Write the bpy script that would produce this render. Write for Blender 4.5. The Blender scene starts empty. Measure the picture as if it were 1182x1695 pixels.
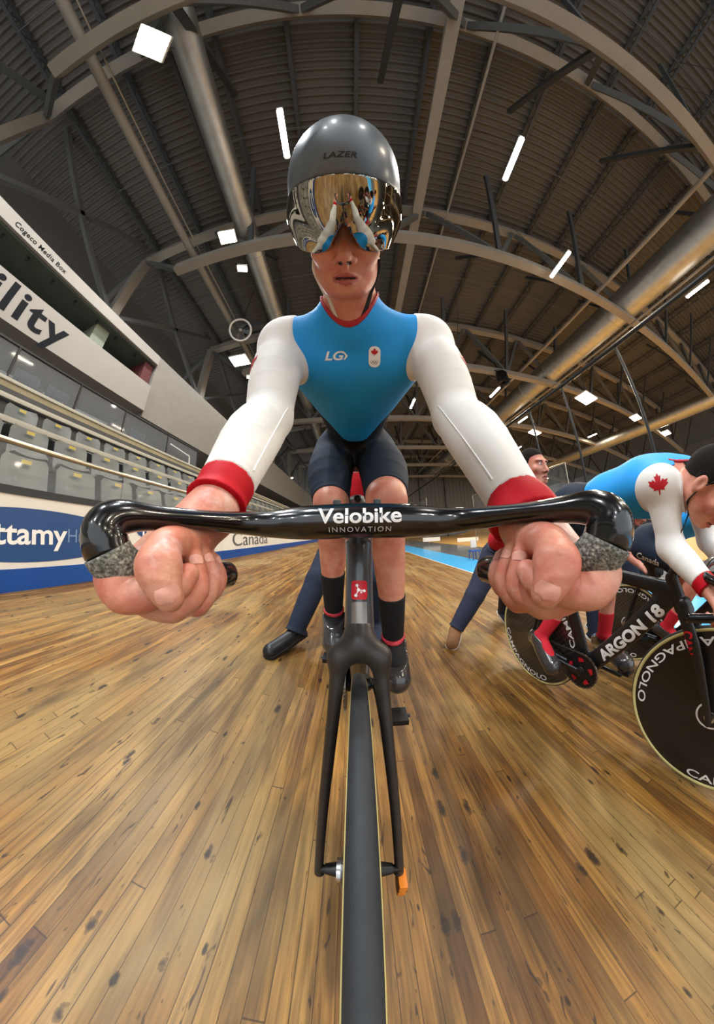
import bpy, bmesh, math, random
import numpy as np
from mathutils import Matrix, Vector

random.seed(7)
RNG = np.random.RandomState(11)
SC = bpy.context.scene
COL = SC.collection
PI = math.pi

# ---------------------------------------------------------------- camera
# ultra wide stereographic lens (a 360 camera held in front of the handlebar)
ZC = .85
PITCH, ROLL, YAW = math.radians(5.8), math.radians(2.48), math.radians(-1.03)
FPX = 360.5
MCAM = Matrix.Translation((0, 0, ZC))
RCAM = Matrix.Rotation(YAW, 4, 'Z') @ Matrix.Rotation(PITCH, 4, 'X') @ Matrix.Rotation(ROLL, 4, 'Y')
cd = bpy.data.cameras.new('camera')
cam = bpy.data.objects.new('camera', cd)
COL.objects.link(cam)
cam.matrix_world = MCAM @ RCAM @ Matrix.Rotation(PI / 2, 4, 'X')
cd.type = 'PANO'
cd.clip_start = .01
cd.clip_end = 300
cd.sensor_fit = 'HORIZONTAL'
cd.sensor_width = 11.82
cd.sensor_height = 16.95
def lens_poly():
    r = np.linspace(0.01, 10.6, 400)
    th = 2 * np.arctan(r * 100 / (2 * FPX))
    A = np.stack([r, r**2, r**3, r**4], 1)
    return np.linalg.lstsq(A, th, rcond=None)[0]
kk = lens_poly()
cy = cd.cycles if hasattr(cd, 'cycles') and hasattr(cd.cycles, 'panorama_type') else cd
cy.panorama_type = 'FISHEYE_LENS_POLYNOMIAL'
cy.fisheye_fov = 2 * PI
cy.fisheye_polynomial_k0 = 0
cy.fisheye_polynomial_k1, cy.fisheye_polynomial_k2, cy.fisheye_polynomial_k3, cy.fisheye_polynomial_k4 = [-float(k) for k in kk]
SC.camera = cam
# frame of the bicycle and its rider: upright in the picture, so it leans with the camera
MB_ = MCAM @ Matrix.Rotation(YAW, 4, 'Z') @ Matrix.Rotation(PITCH, 4, 'X') @ Matrix.Rotation(ROLL, 4, 'Y') @ Matrix.Rotation(-PITCH, 4, 'X') @ MCAM.inverted()

def _dir(px, py):
    x, y = px - 591, py - 847.5
    r = math.hypot(x, y) + 1e-9
    th = 2 * math.atan(r / (2 * FPX))
    return Vector((math.sin(th) * x / r, math.cos(th), -math.sin(th) * y / r))
def PB(px, py, rng):
    """point at a distance along a sight line, in the bicycle's frame"""
    v = Matrix.Rotation(PITCH, 3, 'X') @ _dir(px, py)
    return np.array(v * rng) + np.array([0, 0, ZC])
def PW(px, py, rng):
    v = RCAM.to_3x3() @ _dir(px, py)
    return np.array(v * rng) + np.array([0, 0, ZC])
def PWx(px, py, x):
    v = RCAM.to_3x3() @ _dir(px, py); return np.array(v * (x / v.x)) + np.array([0, 0, ZC])
def PWy(px, py, y):
    v = RCAM.to_3x3() @ _dir(px, py); return np.array(v * (y / v.y)) + np.array([0, 0, ZC])
def PWz(px, py, z):
    v = RCAM.to_3x3() @ _dir(px, py); return np.array(v * ((z - ZC) / v.z)) + np.array([0, 0, ZC])

# ---------------------------------------------------------------- materials
def lin(c):
    c = [x / 255 if max(c) > 1.001 else x for x in c]
    return tuple(((x + .055) / 1.055)**2.4 if x > .04045 else x / 12.92 for x in c) + (1,)
def new_mat(name):
    m = bpy.data.materials.new(name); m.use_nodes = True
    nt = m.node_tree; b = nt.nodes['Principled BSDF']
    return m, nt, b
def mat(name, c, rough=.5, metal=0., spec=.5, coat=0., coat_rough=.05, noise=.06, scale=30., bump=0., bscale=200., sheen=0., alpha=1., emit=None, es=0., trans=0., ior=1.45, sss=0.):
    """one tone with a fine procedural mottling in colour and relief"""
    m, nt, b = new_mat(name)
    L = nt.links.new
    tc = nt.nodes.new('ShaderNodeTexCoord')
    n = nt.nodes.new('ShaderNodeTexNoise'); n.inputs['Scale'].default_value = scale; n.inputs['Detail'].default_value = 4
    L(tc.outputs['Object'], n.inputs['Vector'])
    mr = nt.nodes.new('ShaderNodeMapRange')
    mr.inputs[3].default_value = 1 - noise * 2; mr.inputs[4].default_value = 1 + noise * 2
    L(n.outputs['Fac'], mr.inputs[0])
    mx = nt.nodes.new('ShaderNodeMix'); mx.data_type = 'RGBA'; mx.blend_type = 'MULTIPLY'; mx.inputs[0].default_value = 1
    mx.inputs[6].default_value = lin(c)
    L(mr.outputs[0], mx.inputs[7]); L(mx.outputs[2], b.inputs['Base Color'])
    b.inputs['Roughness'].default_value = rough; b.inputs['Metallic'].default_value = metal
    b.inputs['Specular IOR Level'].default_value = spec
    b.inputs['Coat Weight'].default_value = coat; b.inputs['Coat Roughness'].default_value = coat_rough
    b.inputs['Sheen Weight'].default_value = sheen
    b.inputs['Alpha'].default_value = alpha
    b.inputs['Transmission Weight'].default_value = trans; b.inputs['IOR'].default_value = ior
    if sss: 
        b.inputs['Subsurface Weight'].default_value = sss; b.inputs['Subsurface Radius'].default_value = (.012, .004, .002); b.inputs['Subsurface Scale'].default_value = .5
    if emit:
        b.inputs['Emission Color'].default_value = lin(emit); b.inputs['Emission Strength'].default_value = es
    if bump:
        n2 = nt.nodes.new('ShaderNodeTexNoise'); n2.inputs['Scale'].default_value = bscale; n2.inputs['Detail'].default_value = 3
        L(tc.outputs['Object'], n2.inputs['Vector'])
        bp = nt.nodes.new('ShaderNodeBump'); bp.inputs['Strength'].default_value = bump; bp.inputs['Distance'].default_value = .002
        L(n2.outputs['Fac'], bp.inputs['Height']); L(bp.outputs['Normal'], b.inputs['Normal'])
    return m

# ---------------------------------------------------------------- object helpers
def tag(o, label=None, cat=None, group=None, kind=None):
    if label: o['label'] = label
    if cat: o['category'] = cat
    if group: o['group'] = group
    if kind: o['kind'] = kind
    return o
def empty(name, label=None, cat=None, group=None, M=None, kind=None, loc=None):
    o = bpy.data.objects.new(name, None); COL.objects.link(o)
    o.empty_display_size = .1
    if M is not None: o.matrix_world = M
    if loc is not None: o.location = loc
    return tag(o, label, cat, group, kind)
def copy_tree(o, parent=None):
    c = o.copy(); COL.objects.link(c)
    if parent is not None:
        c.parent = parent; c.matrix_parent_inverse = o.matrix_parent_inverse.copy()
    for ch in list(o.children): copy_tree(ch, c)
    return c
def nrm(v):
    v = np.asarray(v, float); return v / (np.linalg.norm(v) + 1e-12)
def frame(z, up=(0, 0, 1)):
    """3x3 with columns x, y, z; z along the given direction"""
    z = nrm(z); up = np.asarray(up, float)
    if abs(np.dot(z, up)) > .98: up = np.array([0, 1., 0]) if abs(z[1]) < .9 else np.array([1., 0, 0])
    x = nrm(np.cross(up, z)); y = np.cross(z, x)
    return np.stack([x, y, z], 1)
def catmull(pts, n=8):
    P = np.asarray(pts, float)
    Q = np.vstack([2 * P[0] - P[1], P, 2 * P[-1] - P[-2]])
    out = []
    for i in range(1, len(Q) - 2):
        for t in np.linspace(0, 1, n, endpoint=False):
            a, b, c, d = Q[i - 1], Q[i], Q[i + 1], Q[i + 2]
            out.append(.5 * (2 * b + (c - a) * t + (2 * a - 5 * b + 4 * c - d) * t * t + (-a + 3 * b - 3 * c + d) * t**3))
    out.append(P[-1])
    return np.array(out)

class MB:
    """collects shapes, then links them as one mesh object"""
    def __init__(s): s.v = []; s.f = []; s.m = []
    def add(s, V, Fs, mi=0):
        b = len(s.v); s.v.extend([tuple(map(float, p)) for p in V])
        for f in Fs: s.f.append(tuple(b + int(i) for i in f)); s.m.append(mi)
        return s
    def box(s, c, size, R=None, mi=0, taper=1.):
        c = np.asarray(c, float); h = np.asarray(size, float) / 2
        V = []
        for z in (-1, 1):
            k = taper if z > 0 else 1.
            for x, y in ((-1, -1), (1, -1), (1, 1), (-1, 1)): V.append((x * h[0] * k, y * h[1] * k, z * h[2]))
        V = np.array(V)
        if R is not None: V = V @ np.asarray(R).T
        return s.add(V + c, [(0, 3, 2, 1), (4, 5, 6, 7), (0, 1, 5, 4), (1, 2, 6, 5), (2, 3, 7, 6), (3, 0, 4, 7)], mi)
    def bar(s, a, b, w, h=None, up=(0, 0, 1), mi=0):
        a, b = np.asarray(a, float), np.asarray(b, float); h = h or w
        return s.box((a + b) / 2, (w, h, np.linalg.norm(b - a)), frame(b - a, up), mi)
    def tube(s, pts, r, seg=12, cap=True, mi=0, up=(0, 0, 1), ry=None, closed=False):
        """round or elliptic tube (r across, ry along up) through points"""
        P = np.asarray(pts, float); n = len(P)
        r = np.broadcast_to(np.asarray(r, float), (n,)); ry = r if ry is None else np.broadcast_to(np.asarray(ry, float), (n,))
        V = []
        for i in range(n):
            if closed: t = P[(i + 1) % n] - P[i - 1]
            else: t = P[min(i + 1, n - 1)] - P[max(i - 1, 0)]
            Fm = frame(t, up)
            for k in range(seg):
                a = 2 * PI * k / seg
                V.append(P[i] + Fm[:, 0] * (r[i] * math.cos(a)) + Fm[:, 1] * (ry[i] * math.sin(a)))
        Fs = []
        m = n if closed else n - 1
        for i in range(m):
            j = (i + 1) % n
            for k in range(seg):
                k2 = (k + 1) % seg
                Fs.append((i * seg + k, i * seg + k2, j * seg + k2, j * seg + k))
        if cap and not closed:
            Fs.append(tuple(range(seg))[::-1]); Fs.append(tuple((n - 1) * seg + k for k in range(seg)))
        return s.add(V, Fs, mi)
    def lathe(s, prof, seg=32, M=None, mi=0, closed=False, a0=0, a1=2 * PI):
        """profile (r, z) turned round z"""
        n = len(prof); full = abs(a1 - a0 - 2 * PI) < 1e-6
        cols = seg if full else seg + 1
        V = []
        for k in range(cols):
            a = a0 + (a1 - a0) * k / seg
            for (r, z) in prof: V.append((r * math.cos(a), r * math.sin(a), z))
        V = np.array(V)
        Fs = []
        for k in range(seg):
            k2 = (k + 1) % cols
            for i in range(n if closed else n - 1):
                j = (i + 1) % n
                Fs.append((k * n + i, k2 * n + i, k2 * n + j, k * n + j))
        if M is not None: V = V @ np.asarray(M)[:3, :3].T + np.asarray(M)[:3, 3]
        return s.add(V, Fs, mi)
    def prism(s, poly, t0, t1, R=None, c=(0, 0, 0), mi=0):
        """outline in local xy, thick from t0 to t1 along local z"""
        n = len(poly)
        V = np.array([(x, y, t0) for x, y in poly] + [(x, y, t1) for x, y in poly], float)
        if R is not None: V = V @ np.asarray(R).T
        Fs = [tuple(range(n))[::-1], tuple(range(n, 2 * n))] + [(i, (i + 1) % n, n + (i + 1) % n, n + i) for i in range(n)]
        return s.add(V + np.asarray(c, float), Fs, mi)
    def ball(s, c, r, R=None, seg=20, rings=12, mi=0):
        r = np.broadcast_to(np.asarray(r, float), (3,))
        V = [(0, 0, -1)]
        for i in range(1, rings):
            a = -PI / 2 + PI * i / rings
            for k in range(seg):
                b = 2 * PI * k / seg; V.append((math.cos(a) * math.cos(b), math.cos(a) * math.sin(b), math.sin(a)))
        V.append((0, 0, 1)); V = np.array(V) * r
        if R is not None: V = V @ np.asarray(R).T
        Fs = [(0, 1 + (k + 1) % seg, 1 + k) for k in range(seg)]
        for i in range(rings - 2):
            for k in range(seg):
                a = 1 + i * seg; k2 = (k + 1) % seg
                Fs.append((a + k, a + k2, a + seg + k2, a + seg + k))
        t = len(V) - 1; a = 1 + (rings - 2) * seg
        Fs += [(a + k, a + (k + 1) % seg, t) for k in range(seg)]
        return s.add(V + np.asarray(c, float), Fs, mi)
    def grid(s, P, mi=0, wrap=False):
        """P: (n, m, 3) sheet"""
        n, m = P.shape[:2]
        Fs = [(i * m + j, i * m + (j + 1) % m, (i + 1) * m + (j + 1) % m, (i + 1) * m + j) for i in range(n - 1) for j in range(m if wrap else m - 1)]
        return s.add(P.reshape(-1, 3), Fs, mi)
    def build(s, name, mats, parent=None, smooth=40, bevel=0, recalc=True, M=None, kind=None, label=None):
        me = bpy.data.meshes.new(name)
        me.from_pydata(s.v, [], s.f)
        if not isinstance(mats, (list, tuple)): mats = [mats]
        for m in mats: me.materials.append(m)
        if len(mats) > 1: me.polygons.foreach_set('material_index', s.m)
        if recalc:
            bm = bmesh.new(); bm.from_mesh(me); bmesh.ops.recalc_face_normals(bm, faces=bm.faces)
            if bevel: 
                bmesh.ops.bevel(bm, geom=[e for e in bm.edges if e.is_manifold and e.calc_face_angle(0) > .5], offset=bevel, segments=2, profile=.7, affect='EDGES', clamp_overlap=True)
            bm.to_mesh(me); bm.free()
        if smooth:
            me.shade_smooth()
            if smooth < 180: me.set_sharp_from_angle(angle=math.radians(smooth))
        o = bpy.data.objects.new(name, me); COL.objects.link(o)
        if parent is not None: o.parent = parent
        if M is not None: o.matrix_world = M
        if kind: o['kind'] = kind
        if label: o['label'] = label
        return o

# ---------------------------------------------------------------- lettering
_txt = {}
def text_geo(body, size=1., bold=0., shear=0., spacing=1., align='CENTER'):
    """flat letter outlines as (verts (n,2), faces), centred"""
    key = (body, bold, shear, spacing, align)
    if key not in _txt:
        cu = bpy.data.curves.new('t', 'FONT'); cu.body = body; cu.size = 1; cu.align_x = align; cu.align_y = 'CENTER'
        cu.offset = bold; cu.shear = shear; cu.space_character = spacing; cu.resolution_u = 6
        o = bpy.data.objects.new('t', cu); COL.objects.link(o)
        dg = bpy.context.evaluated_depsgraph_get(); ev = o.evaluated_get(dg); me = ev.to_mesh()
        V = np.array([tuple(v.co)[:2] for v in me.vertices]).reshape(-1, 2); Fs = [tuple(p.vertices) for p in me.polygons]
        ev.to_mesh_clear(); bpy.data.objects.remove(o); bpy.data.curves.remove(cu)
        _txt[key] = (V, Fs)
    V, Fs = _txt[key]
    return V * size, Fs
def lay(fn, UV): return fn.many(UV) if hasattr(fn, 'many') else [fn(u, v) for u, v in UV]
def letter(mb, body, size, fn, bold=0., shear=0., spacing=1., mi=0, sx=1., width=None, align='CENTER'):
    """letters laid on a surface by fn(u, v) -> point"""
    V, Fs = text_geo(body, size, bold, shear, spacing, align)
    if width: 
        w = V[:, 0].max() - V[:, 0].min(); sx = width / w
    if hasattr(fn, 'many'):
        bm = bmesh.new(); vs = [bm.verts.new((u * sx, v, 0)) for u, v in V]
        for f in Fs:
            try: bm.faces.new([vs[i] for i in f])
            except ValueError: pass
        bmesh.ops.triangulate(bm, faces=bm.faces)
        for _ in range(3):
            es = [e for e in bm.edges if e.calc_length() > size * .16]
            if not es: break
            bmesh.ops.subdivide_edges(bm, edges=es, cuts=1); bmesh.ops.triangulate(bm, faces=bm.faces)
        bm.verts.ensure_lookup_table()
        mb.add(lay(fn, [(v.co.x, v.co.y) for v in bm.verts]), [[v.index for v in f.verts] for f in bm.faces], mi); bm.free()
        return mb
    mb.add(lay(fn, [(u * sx, v) for u, v in V]), Fs, mi)
    return mb
def plane_fn(c, ex, ey, off=0.):
    c, ex, ey = np.asarray(c, float), nrm(ex), nrm(ey); n = np.cross(ex, ey)
    return lambda u, v: c + ex * u + ey * v + n * off
MAPLE = [(0, 1), (.12, .76), (.24, .82), (.17, .38), (.38, .6), (.44, .46), (.72, .52), (.62, .28), (.72, .2), (.36, -.1), (.42, -.24), (.06, -.18), (.04, -.55)]
MAPLE = MAPLE + [(-x, y) for x, y in MAPLE[::-1] if x > 0]
def leaf(mb, size, fn, mi=0, n=4):
    """eleven pointed leaf, finely divided so that it follows the cloth"""
    bm = bmesh.new()
    bm.faces.new([bm.verts.new((x * size, y * size, 0)) for x, y in MAPLE])
    bmesh.ops.triangulate(bm, faces=bm.faces)
    bmesh.ops.subdivide_edges(bm, edges=bm.edges, cuts=n, use_grid_fill=True)
    bmesh.ops.triangulate(bm, faces=bm.faces)
    bm.verts.ensure_lookup_table()
    V = lay(fn, [(v.co.x, v.co.y) for v in bm.verts]); Fs = [[v.index for v in f.verts] for f in bm.faces]
    bm.free(); mb.add(V, Fs, mi)
    return mb
# ---------------------------------------------------------------- blended solids (bodies, hands, helmets)
class Field:
    """smoothly joined round-ended limbs and ellipsoids; eval() gives the distance to their common skin"""
    def __init__(s): s.p = []; s.g = 0
    def _add(s, op, f, c, br, k, gid=None):
        if gid is None: s.g += 1; gid = s.g
        s.p.append((op, f, c, br, k, gid)); return s
    @staticmethod
    def _seg(a, b, ra, rb, flat=None):
        ab = b - a; L2 = float(ab @ ab) + 1e-12
        def f(P):
            d = P - a; t = d @ ab; t /= L2; np.clip(t, 0, 1, out=t)
            d -= t[:, None] * ab
            if flat is not None: d = d + np.outer(d @ flat[0], flat[0]) * (flat[1] - 1)
            r = np.sqrt(np.einsum('ij,ij->i', d, d)); r -= ra + (rb - ra) * t
            return r
        return f, (a + b) / 2, math.sqrt(L2) / 2 + max(ra, rb)
    def rc(s, a, b, ra, rb, k=.02, op=1, flat=None):
        f, c, br = s._seg(np.asarray(a, float), np.asarray(b, float), ra, rb, flat)
        return s._add(op, f, c, br, k)
    def ell(s, c, r, R=None, k=.02, op=1):
        c, r = np.asarray(c, float), np.asarray(r, float)
        R = np.eye(3) if R is None else np.asarray(R, float)
        A = R / r; B = R / r**2
        def f(P):
            d = P - c; q = d @ A; w = d @ B
            k0 = np.sqrt(np.einsum('ij,ij->i', q, q)); k1 = np.sqrt(np.einsum('ij,ij->i', w, w)) + 1e-9
            return k0 * (k0 - 1) / k1
        return s._add(op, f, c, float(r.max()), k)
    def chain(s, pts, rs, k=.015, n=3, flat=None, op=1):
        """one limb along a smooth line with varying thickness"""
        Q = np.asarray(pts, float); R = np.asarray(rs, float)
        if len(Q) > 2: R = catmull(np.stack([R, R, R], 1), n)[:, 0]; Q = catmull(Q, n)
        s.g += 1
        for i in range(len(Q) - 1):
            f, c, br = s._seg(Q[i], Q[i + 1], R[i], R[i + 1], flat); s._add(op, f, c, br, k, s.g)
        return s
    def eval(s, P, idx=None):
        d = None; i = 0
        if idx is None and len(P) > 200 and len(s.p) > 3:
            lo, hi = P.min(0), P.max(0); R = float(np.linalg.norm(hi - lo)) / 2
            if R < .12: idx = s.near((lo + hi) / 2, R + .06)
        ids = range(len(s.p)) if idx is None else idx
        n = len(ids)
        while i < n:
            op, f, c, br, k, g = s.p[ids[i]]
            e = f(P); i += 1
            while i < n and s.p[ids[i]][5] == g:
                e = np.minimum(e, s.p[ids[i]][1](P)); i += 1
            if op == 1:
                if d is None: d = e; continue
                h = np.maximum(k - np.abs(d - e), 0); h *= h
                d = np.minimum(d, e) - h * (.25 / k)
            elif d is not None:
                h = np.maximum(k - np.abs(d + e), 0); h *= h
                d = np.maximum(d, -e) + h * (.25 / k)
        return np.full(len(P), 9.) if d is None else d
    def near(s, c, R):
        if getattr(s, '_n', 0) != len(s.p):
            s._n = len(s.p); s._C = np.array([p[2] for p in s.p]); s._B = np.array([p[3] + p[4] + .012 for p in s.p])
        d = s._C - c
        return np.nonzero(np.sqrt(np.einsum('ij,ij->i', d, d)) < s._B + R)[0].tolist()
    def bounds(s):
        lo = np.min([p[2] - p[3] for p in s.p if p[0] == 1], 0); hi = np.max([p[2] + p[3] for p in s.p if p[0] == 1], 0)
        return lo, hi
    def cast(s, o, d, off=0., tmax=3.):
        """first point of the skin along a line"""
        return s.casts(np.asarray(o, float)[None], nrm(d)[None], off, tmax)[0]
    def casts(s, O, D, off=0., tmax=3., idx=None):
        t = np.zeros(len(O))
        for _ in range(170):
            e = s.eval(O + D * t[:, None], idx) - off
            if np.abs(e).max() < 3e-5 or t.min() > tmax: break
            t += np.where(t < tmax, e * .45, 0)
        return O + D * t[:, None]
    def normal(s, p, e=.002):
        g = s.eval(np.concatenate([p + np.eye(3) * e, p - np.eye(3) * e]))
        return nrm(g[:3] - g[3:])
    def wrap(s, anchor, right, off, du=0., dv=0., su=1., reach=.16): return Wrap(s, anchor, right, off, du, dv, su, reach)
class Wrap:
    """(u, v) -> point lying on the skin round an anchor, u along 'right'"""
    def __init__(s, f, anchor, right, off, du, dv, su, reach):
        n = f.normal(anchor); s.ex = nrm(np.asarray(right, float) - n * np.dot(right, n)); s.ey = np.cross(n, s.ex)
        s.n, s.f, s.a, s.off, s.du, s.dv, s.su = n, f, anchor, off, du, dv, su; s.idx = f.near(anchor, reach)
    def many(s, UV):
        UV = np.asarray(UV, float)
        O = s.a + np.outer(UV[:, 0] * s.su + s.du, s.ex) + np.outer(UV[:, 1] + s.dv, s.ey) + s.n * .04
        return s.f.casts(O, np.tile(-s.n, (len(O), 1)), s.off, .3, s.idx)
    def __call__(s, u, v): return s.many([(u, v)])[0]

def skin_mesh(field, h, region=None, off=0., lo=None, hi=None, project=True, B=12):
    """surface of field(+off), cut by region(P) <= 0, as (verts, quads)"""
    if lo is None: lo, hi = field.bounds()
    lo = np.asarray(lo, float) - off - 3 * h; hi = np.asarray(hi, float) + off + 3 * h
    nb = np.ceil((hi - lo) / (h * B)).astype(int)
    N = nb * B + 4
    key = lambda i, j, k: (i.astype(np.int64) * N[1] + j) * N[2] + k
    gi = np.stack(np.meshgrid(*[np.arange(n) for n in nb], indexing='ij'), -1).reshape(-1, 3)
    ctr = lo + (gi * B + B / 2) * h
    half = B * h * .5 * math.sqrt(3)
    dc = np.concatenate([field.eval(ctr[i:i + 20000]) for i in range(0, len(ctr), 20000)]) - off
    act = gi[np.abs(dc) < half * 1.35 + .01]
    ax = np.arange(-1, B + 1)
    G = np.stack(np.meshgrid(ax, ax, ax, indexing='ij'), -1).reshape(-1, 3)
    n = B + 2
    VK, VP, Q = [], [], []
    def F(P, idx):
        d = field.eval(P, idx) - off
        if region is None: return d
        m = d < 2.5 * h
        if m.any():
            d = d.copy(); d[m] = np.maximum(d[m], region(P[m]))
        return d
    for b in act:
        if region is not None and region((lo + (b * B + B / 2) * h)[None])[0] > half * 1.3 + .03: continue
        c = lo + (b * B + B / 2) * h
        idx = field.near(c, half + off + 2 * h)
        if not idx: continue
        base = b * B
        P = lo + (G + base) * h
        D = F(P, idx).reshape(n, n, n)
        if D.min() > 0 or D.max() < 0: continue
        # cells in [-1, B) ; those in [0, B) are ours
        c8 = [D[1 + a:B + 1 + a, 1 + e:B + 1 + e, 1 + g:B + 1 + g] for a in (0, 1) for e in (0, 1) for g in (0, 1)]
        c8 = [D[1:B + 2, 1:B + 2, 1:B + 2][a:B + a, e:B + e, g:B + g] for a in (0, 1) for e in (0, 1) for g in (0, 1)]
        S = np.stack(c8, -1); neg = (S < 0).sum(-1)
        I = np.argwhere((neg > 0) & (neg < 8))
        if len(I):
            s8 = S[I[:, 0], I[:, 1], I[:, 2]]
            off8 = np.array([(a, e, g) for a in (0, 1) for e in (0, 1) for g in (0, 1)], float)
            acc = np.zeros((len(I), 3)); cnt = np.zeros(len(I))
            for u in range(8):
                for w in range(u + 1, 8):
                    if np.abs(off8[u] - off8[w]).sum() != 1: continue
                    m = (s8[:, u] < 0) != (s8[:, w] < 0)
                    t = np.where(m, s8[:, u] / (s8[:, u] - s8[:, w] + 1e-12), 0)
                    acc += m[:, None] * (off8[u] + t[:, None] * (off8[w] - off8[u])); cnt += m
            V = lo + (I + base + acc / cnt[:, None]) * h
            if project:
                for _ in range(2):
                    e = h * .4
                    d0 = F(V, idx)
                    g = np.stack([F(V + np.eye(3)[a] * e, idx) - d0 for a in range(3)], 1) / e
                    gn = (g * g).sum(1)
                    st = g * (d0 / np.maximum(gn, .4))[:, None]
                    ln = np.linalg.norm(st, axis=1); st *= np.minimum(1, h * .5 / np.maximum(ln, 1e-9))[:, None]
                    V = V - st
            J = I + base + 1
            VK.append(key(J[:, 0], J[:, 1], J[:, 2])); VP.append(V)
        # edges starting at corners [0, B)
        D0 = D[1:B + 1, 1:B + 1, 1:B + 1]
        for a, (e, g) in enumerate(((1, 2), (2, 0), (0, 1))):
            sl = [slice(1, B + 1)] * 3; sl[a] = slice(2, B + 2)
            D1 = D[tuple(sl)]
            I = np.argwhere((D0 < 0) != (D1 < 0))
            if not len(I): continue
            flip = D0[I[:, 0], I[:, 1], I[:, 2]] >= 0
            J = I + base + 1
            ks = []
            for (u, w) in ((0, 0), (-1, 0), (-1, -1), (0, -1)):
                T = J.copy(); T[:, e] += u; T[:, g] += w
                ks.append(key(T[:, 0], T[:, 1], T[:, 2]))
            q = np.stack(ks, 1); q[flip] = q[flip][:, ::-1]
            Q.append(q)
    if not VK: return np.zeros((0, 3)), np.zeros((0, 4), int)
    VK = np.concatenate(VK); VP = np.concatenate(VP); Q = np.concatenate(Q)
    o = np.argsort(VK); VK = VK[o]; VP = VP[o]
    ii = np.searchsorted(VK, Q); ii = np.clip(ii, 0, len(VK) - 1)
    ok = (VK[ii] == Q).all(1)
    return VP, ii[ok]

def mesh_obj(name, V, Q, mats, parent=None, mi=None, smooth=180, label=None):
    me = bpy.data.meshes.new(name)
    me.vertices.add(len(V)); me.vertices.foreach_set('co', np.asarray(V, np.float32).ravel())
    Q = np.asarray(Q); k = Q.shape[1]
    me.loops.add(len(Q) * k); me.loops.foreach_set('vertex_index', Q.astype(np.int32).ravel())
    me.polygons.add(len(Q)); me.polygons.foreach_set('loop_start', np.arange(0, len(Q) * k, k, dtype=np.int32))
    me.update(calc_edges=True); me.validate()
    if not isinstance(mats, (list, tuple)): mats = [mats]
    for m in mats: me.materials.append(m)
    if mi is not None: me.polygons.foreach_set('material_index', np.asarray(mi, np.int32))
    me.shade_smooth()
    if smooth < 180: me.set_sharp_from_angle(angle=math.radians(smooth))
    o = bpy.data.objects.new(name, me); COL.objects.link(o)
    if parent is not None: o.parent = parent
    if label: o['label'] = label
    return o
def surf(name, field, h, mats, parent=None, region=None, off=0., smooth=180, label=None, matfn=None, lo=None, hi=None):
    V, Q = skin_mesh(field, h, region, off, lo, hi)
    mi = None
    if matfn is not None and len(Q): mi = matfn(V[Q].mean(1))
    return mesh_obj(name, V, Q, mats, parent, mi, smooth, label)
# ================================================================ the hall
M_WALL = mat('painted wall', (128, 121, 111), .8, noise=.05, scale=3)
M_WALLD = mat('dark cladding', (112, 112, 108), .7, noise=.05, scale=3)
M_SIGN = mat('sign fascia', (146, 138, 127), .7, noise=.03, scale=2)
M_INK = mat('black lettering', (12, 13, 17), .7, spec=.15)
M_GREYSTEEL = mat('grey painted steel', (98, 99, 96), .55, noise=.05, scale=4)
M_LTSTEEL = mat('light painted steel', (150, 142, 129), .55, noise=.06, scale=3)
M_DKSTEEL = mat('dark painted steel', (66, 68, 68), .55, noise=.05, scale=4)
M_RAIL = mat('brushed rail', (190, 182, 165), .3, metal=1., noise=.05, scale=12)
M_DECK = mat('roof deck', (96, 92, 85), .65, noise=.06, scale=1.5)
M_GALV = mat('galvanised duct', (196, 196, 190), .46, metal=1., noise=.12, scale=2.5, bump=.15, bscale=9)
M_GLASS = mat('clear panel', (225, 232, 236), .04, alpha=.07, noise=.01)
M_SEAT = mat('grey seat plastic', (100, 102, 98), .35, noise=.04, scale=6)
M_SEATD = mat('dark seat stand', (62, 64, 68), .6)
M_CONC = mat('stand concrete', (78, 78, 76), .8, noise=.1, scale=5)
M_DCONC = mat('dark ledge', (52, 55, 60), .5, noise=.1, scale=5)
M_FASC = mat('timber fascia', (150, 138, 108), .7, noise=.18, scale=3)
M_WHITE = mat('white board', (226, 222, 214), .35, noise=.02, scale=3)
M_BLUE = mat('blue stripe', (24, 74, 150), .35, noise=.02)
M_NAVY = mat('blue badge', (36, 74, 128), .4, noise=.03)
M_LETW = mat('white lettering', (238, 238, 236), .4, noise=.01)
M_LETG = mat('pale blue lettering', (120, 150, 190), .4, noise=.01)
M_LETGREY = mat('grey lettering', (92, 92, 96), .4, noise=.01)
M_RED = mat('red paint', (190, 20, 36), .45, noise=.03)
M_BLACK = mat('black paint', (16, 16, 17), .45, noise=.05)
M_LAMP = mat('lamp glow', (255, 255, 250), .5, emit=(255, 250, 240), es=14, noise=0)
M_LAMP.cycles.emission_sampling = 'NONE'
M_LAMPW = mat('warm lamp glow', (255, 235, 215), .5, emit=(255, 225, 196), es=9, noise=0)
M_SKYBLUE = mat('cote dazur blue', (74, 176, 236), .22, spec=.6, noise=.04, scale=2)
M_INF = mat('infield floor', (104, 108, 112), .18, spec=.6, noise=.06, scale=2)

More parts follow.
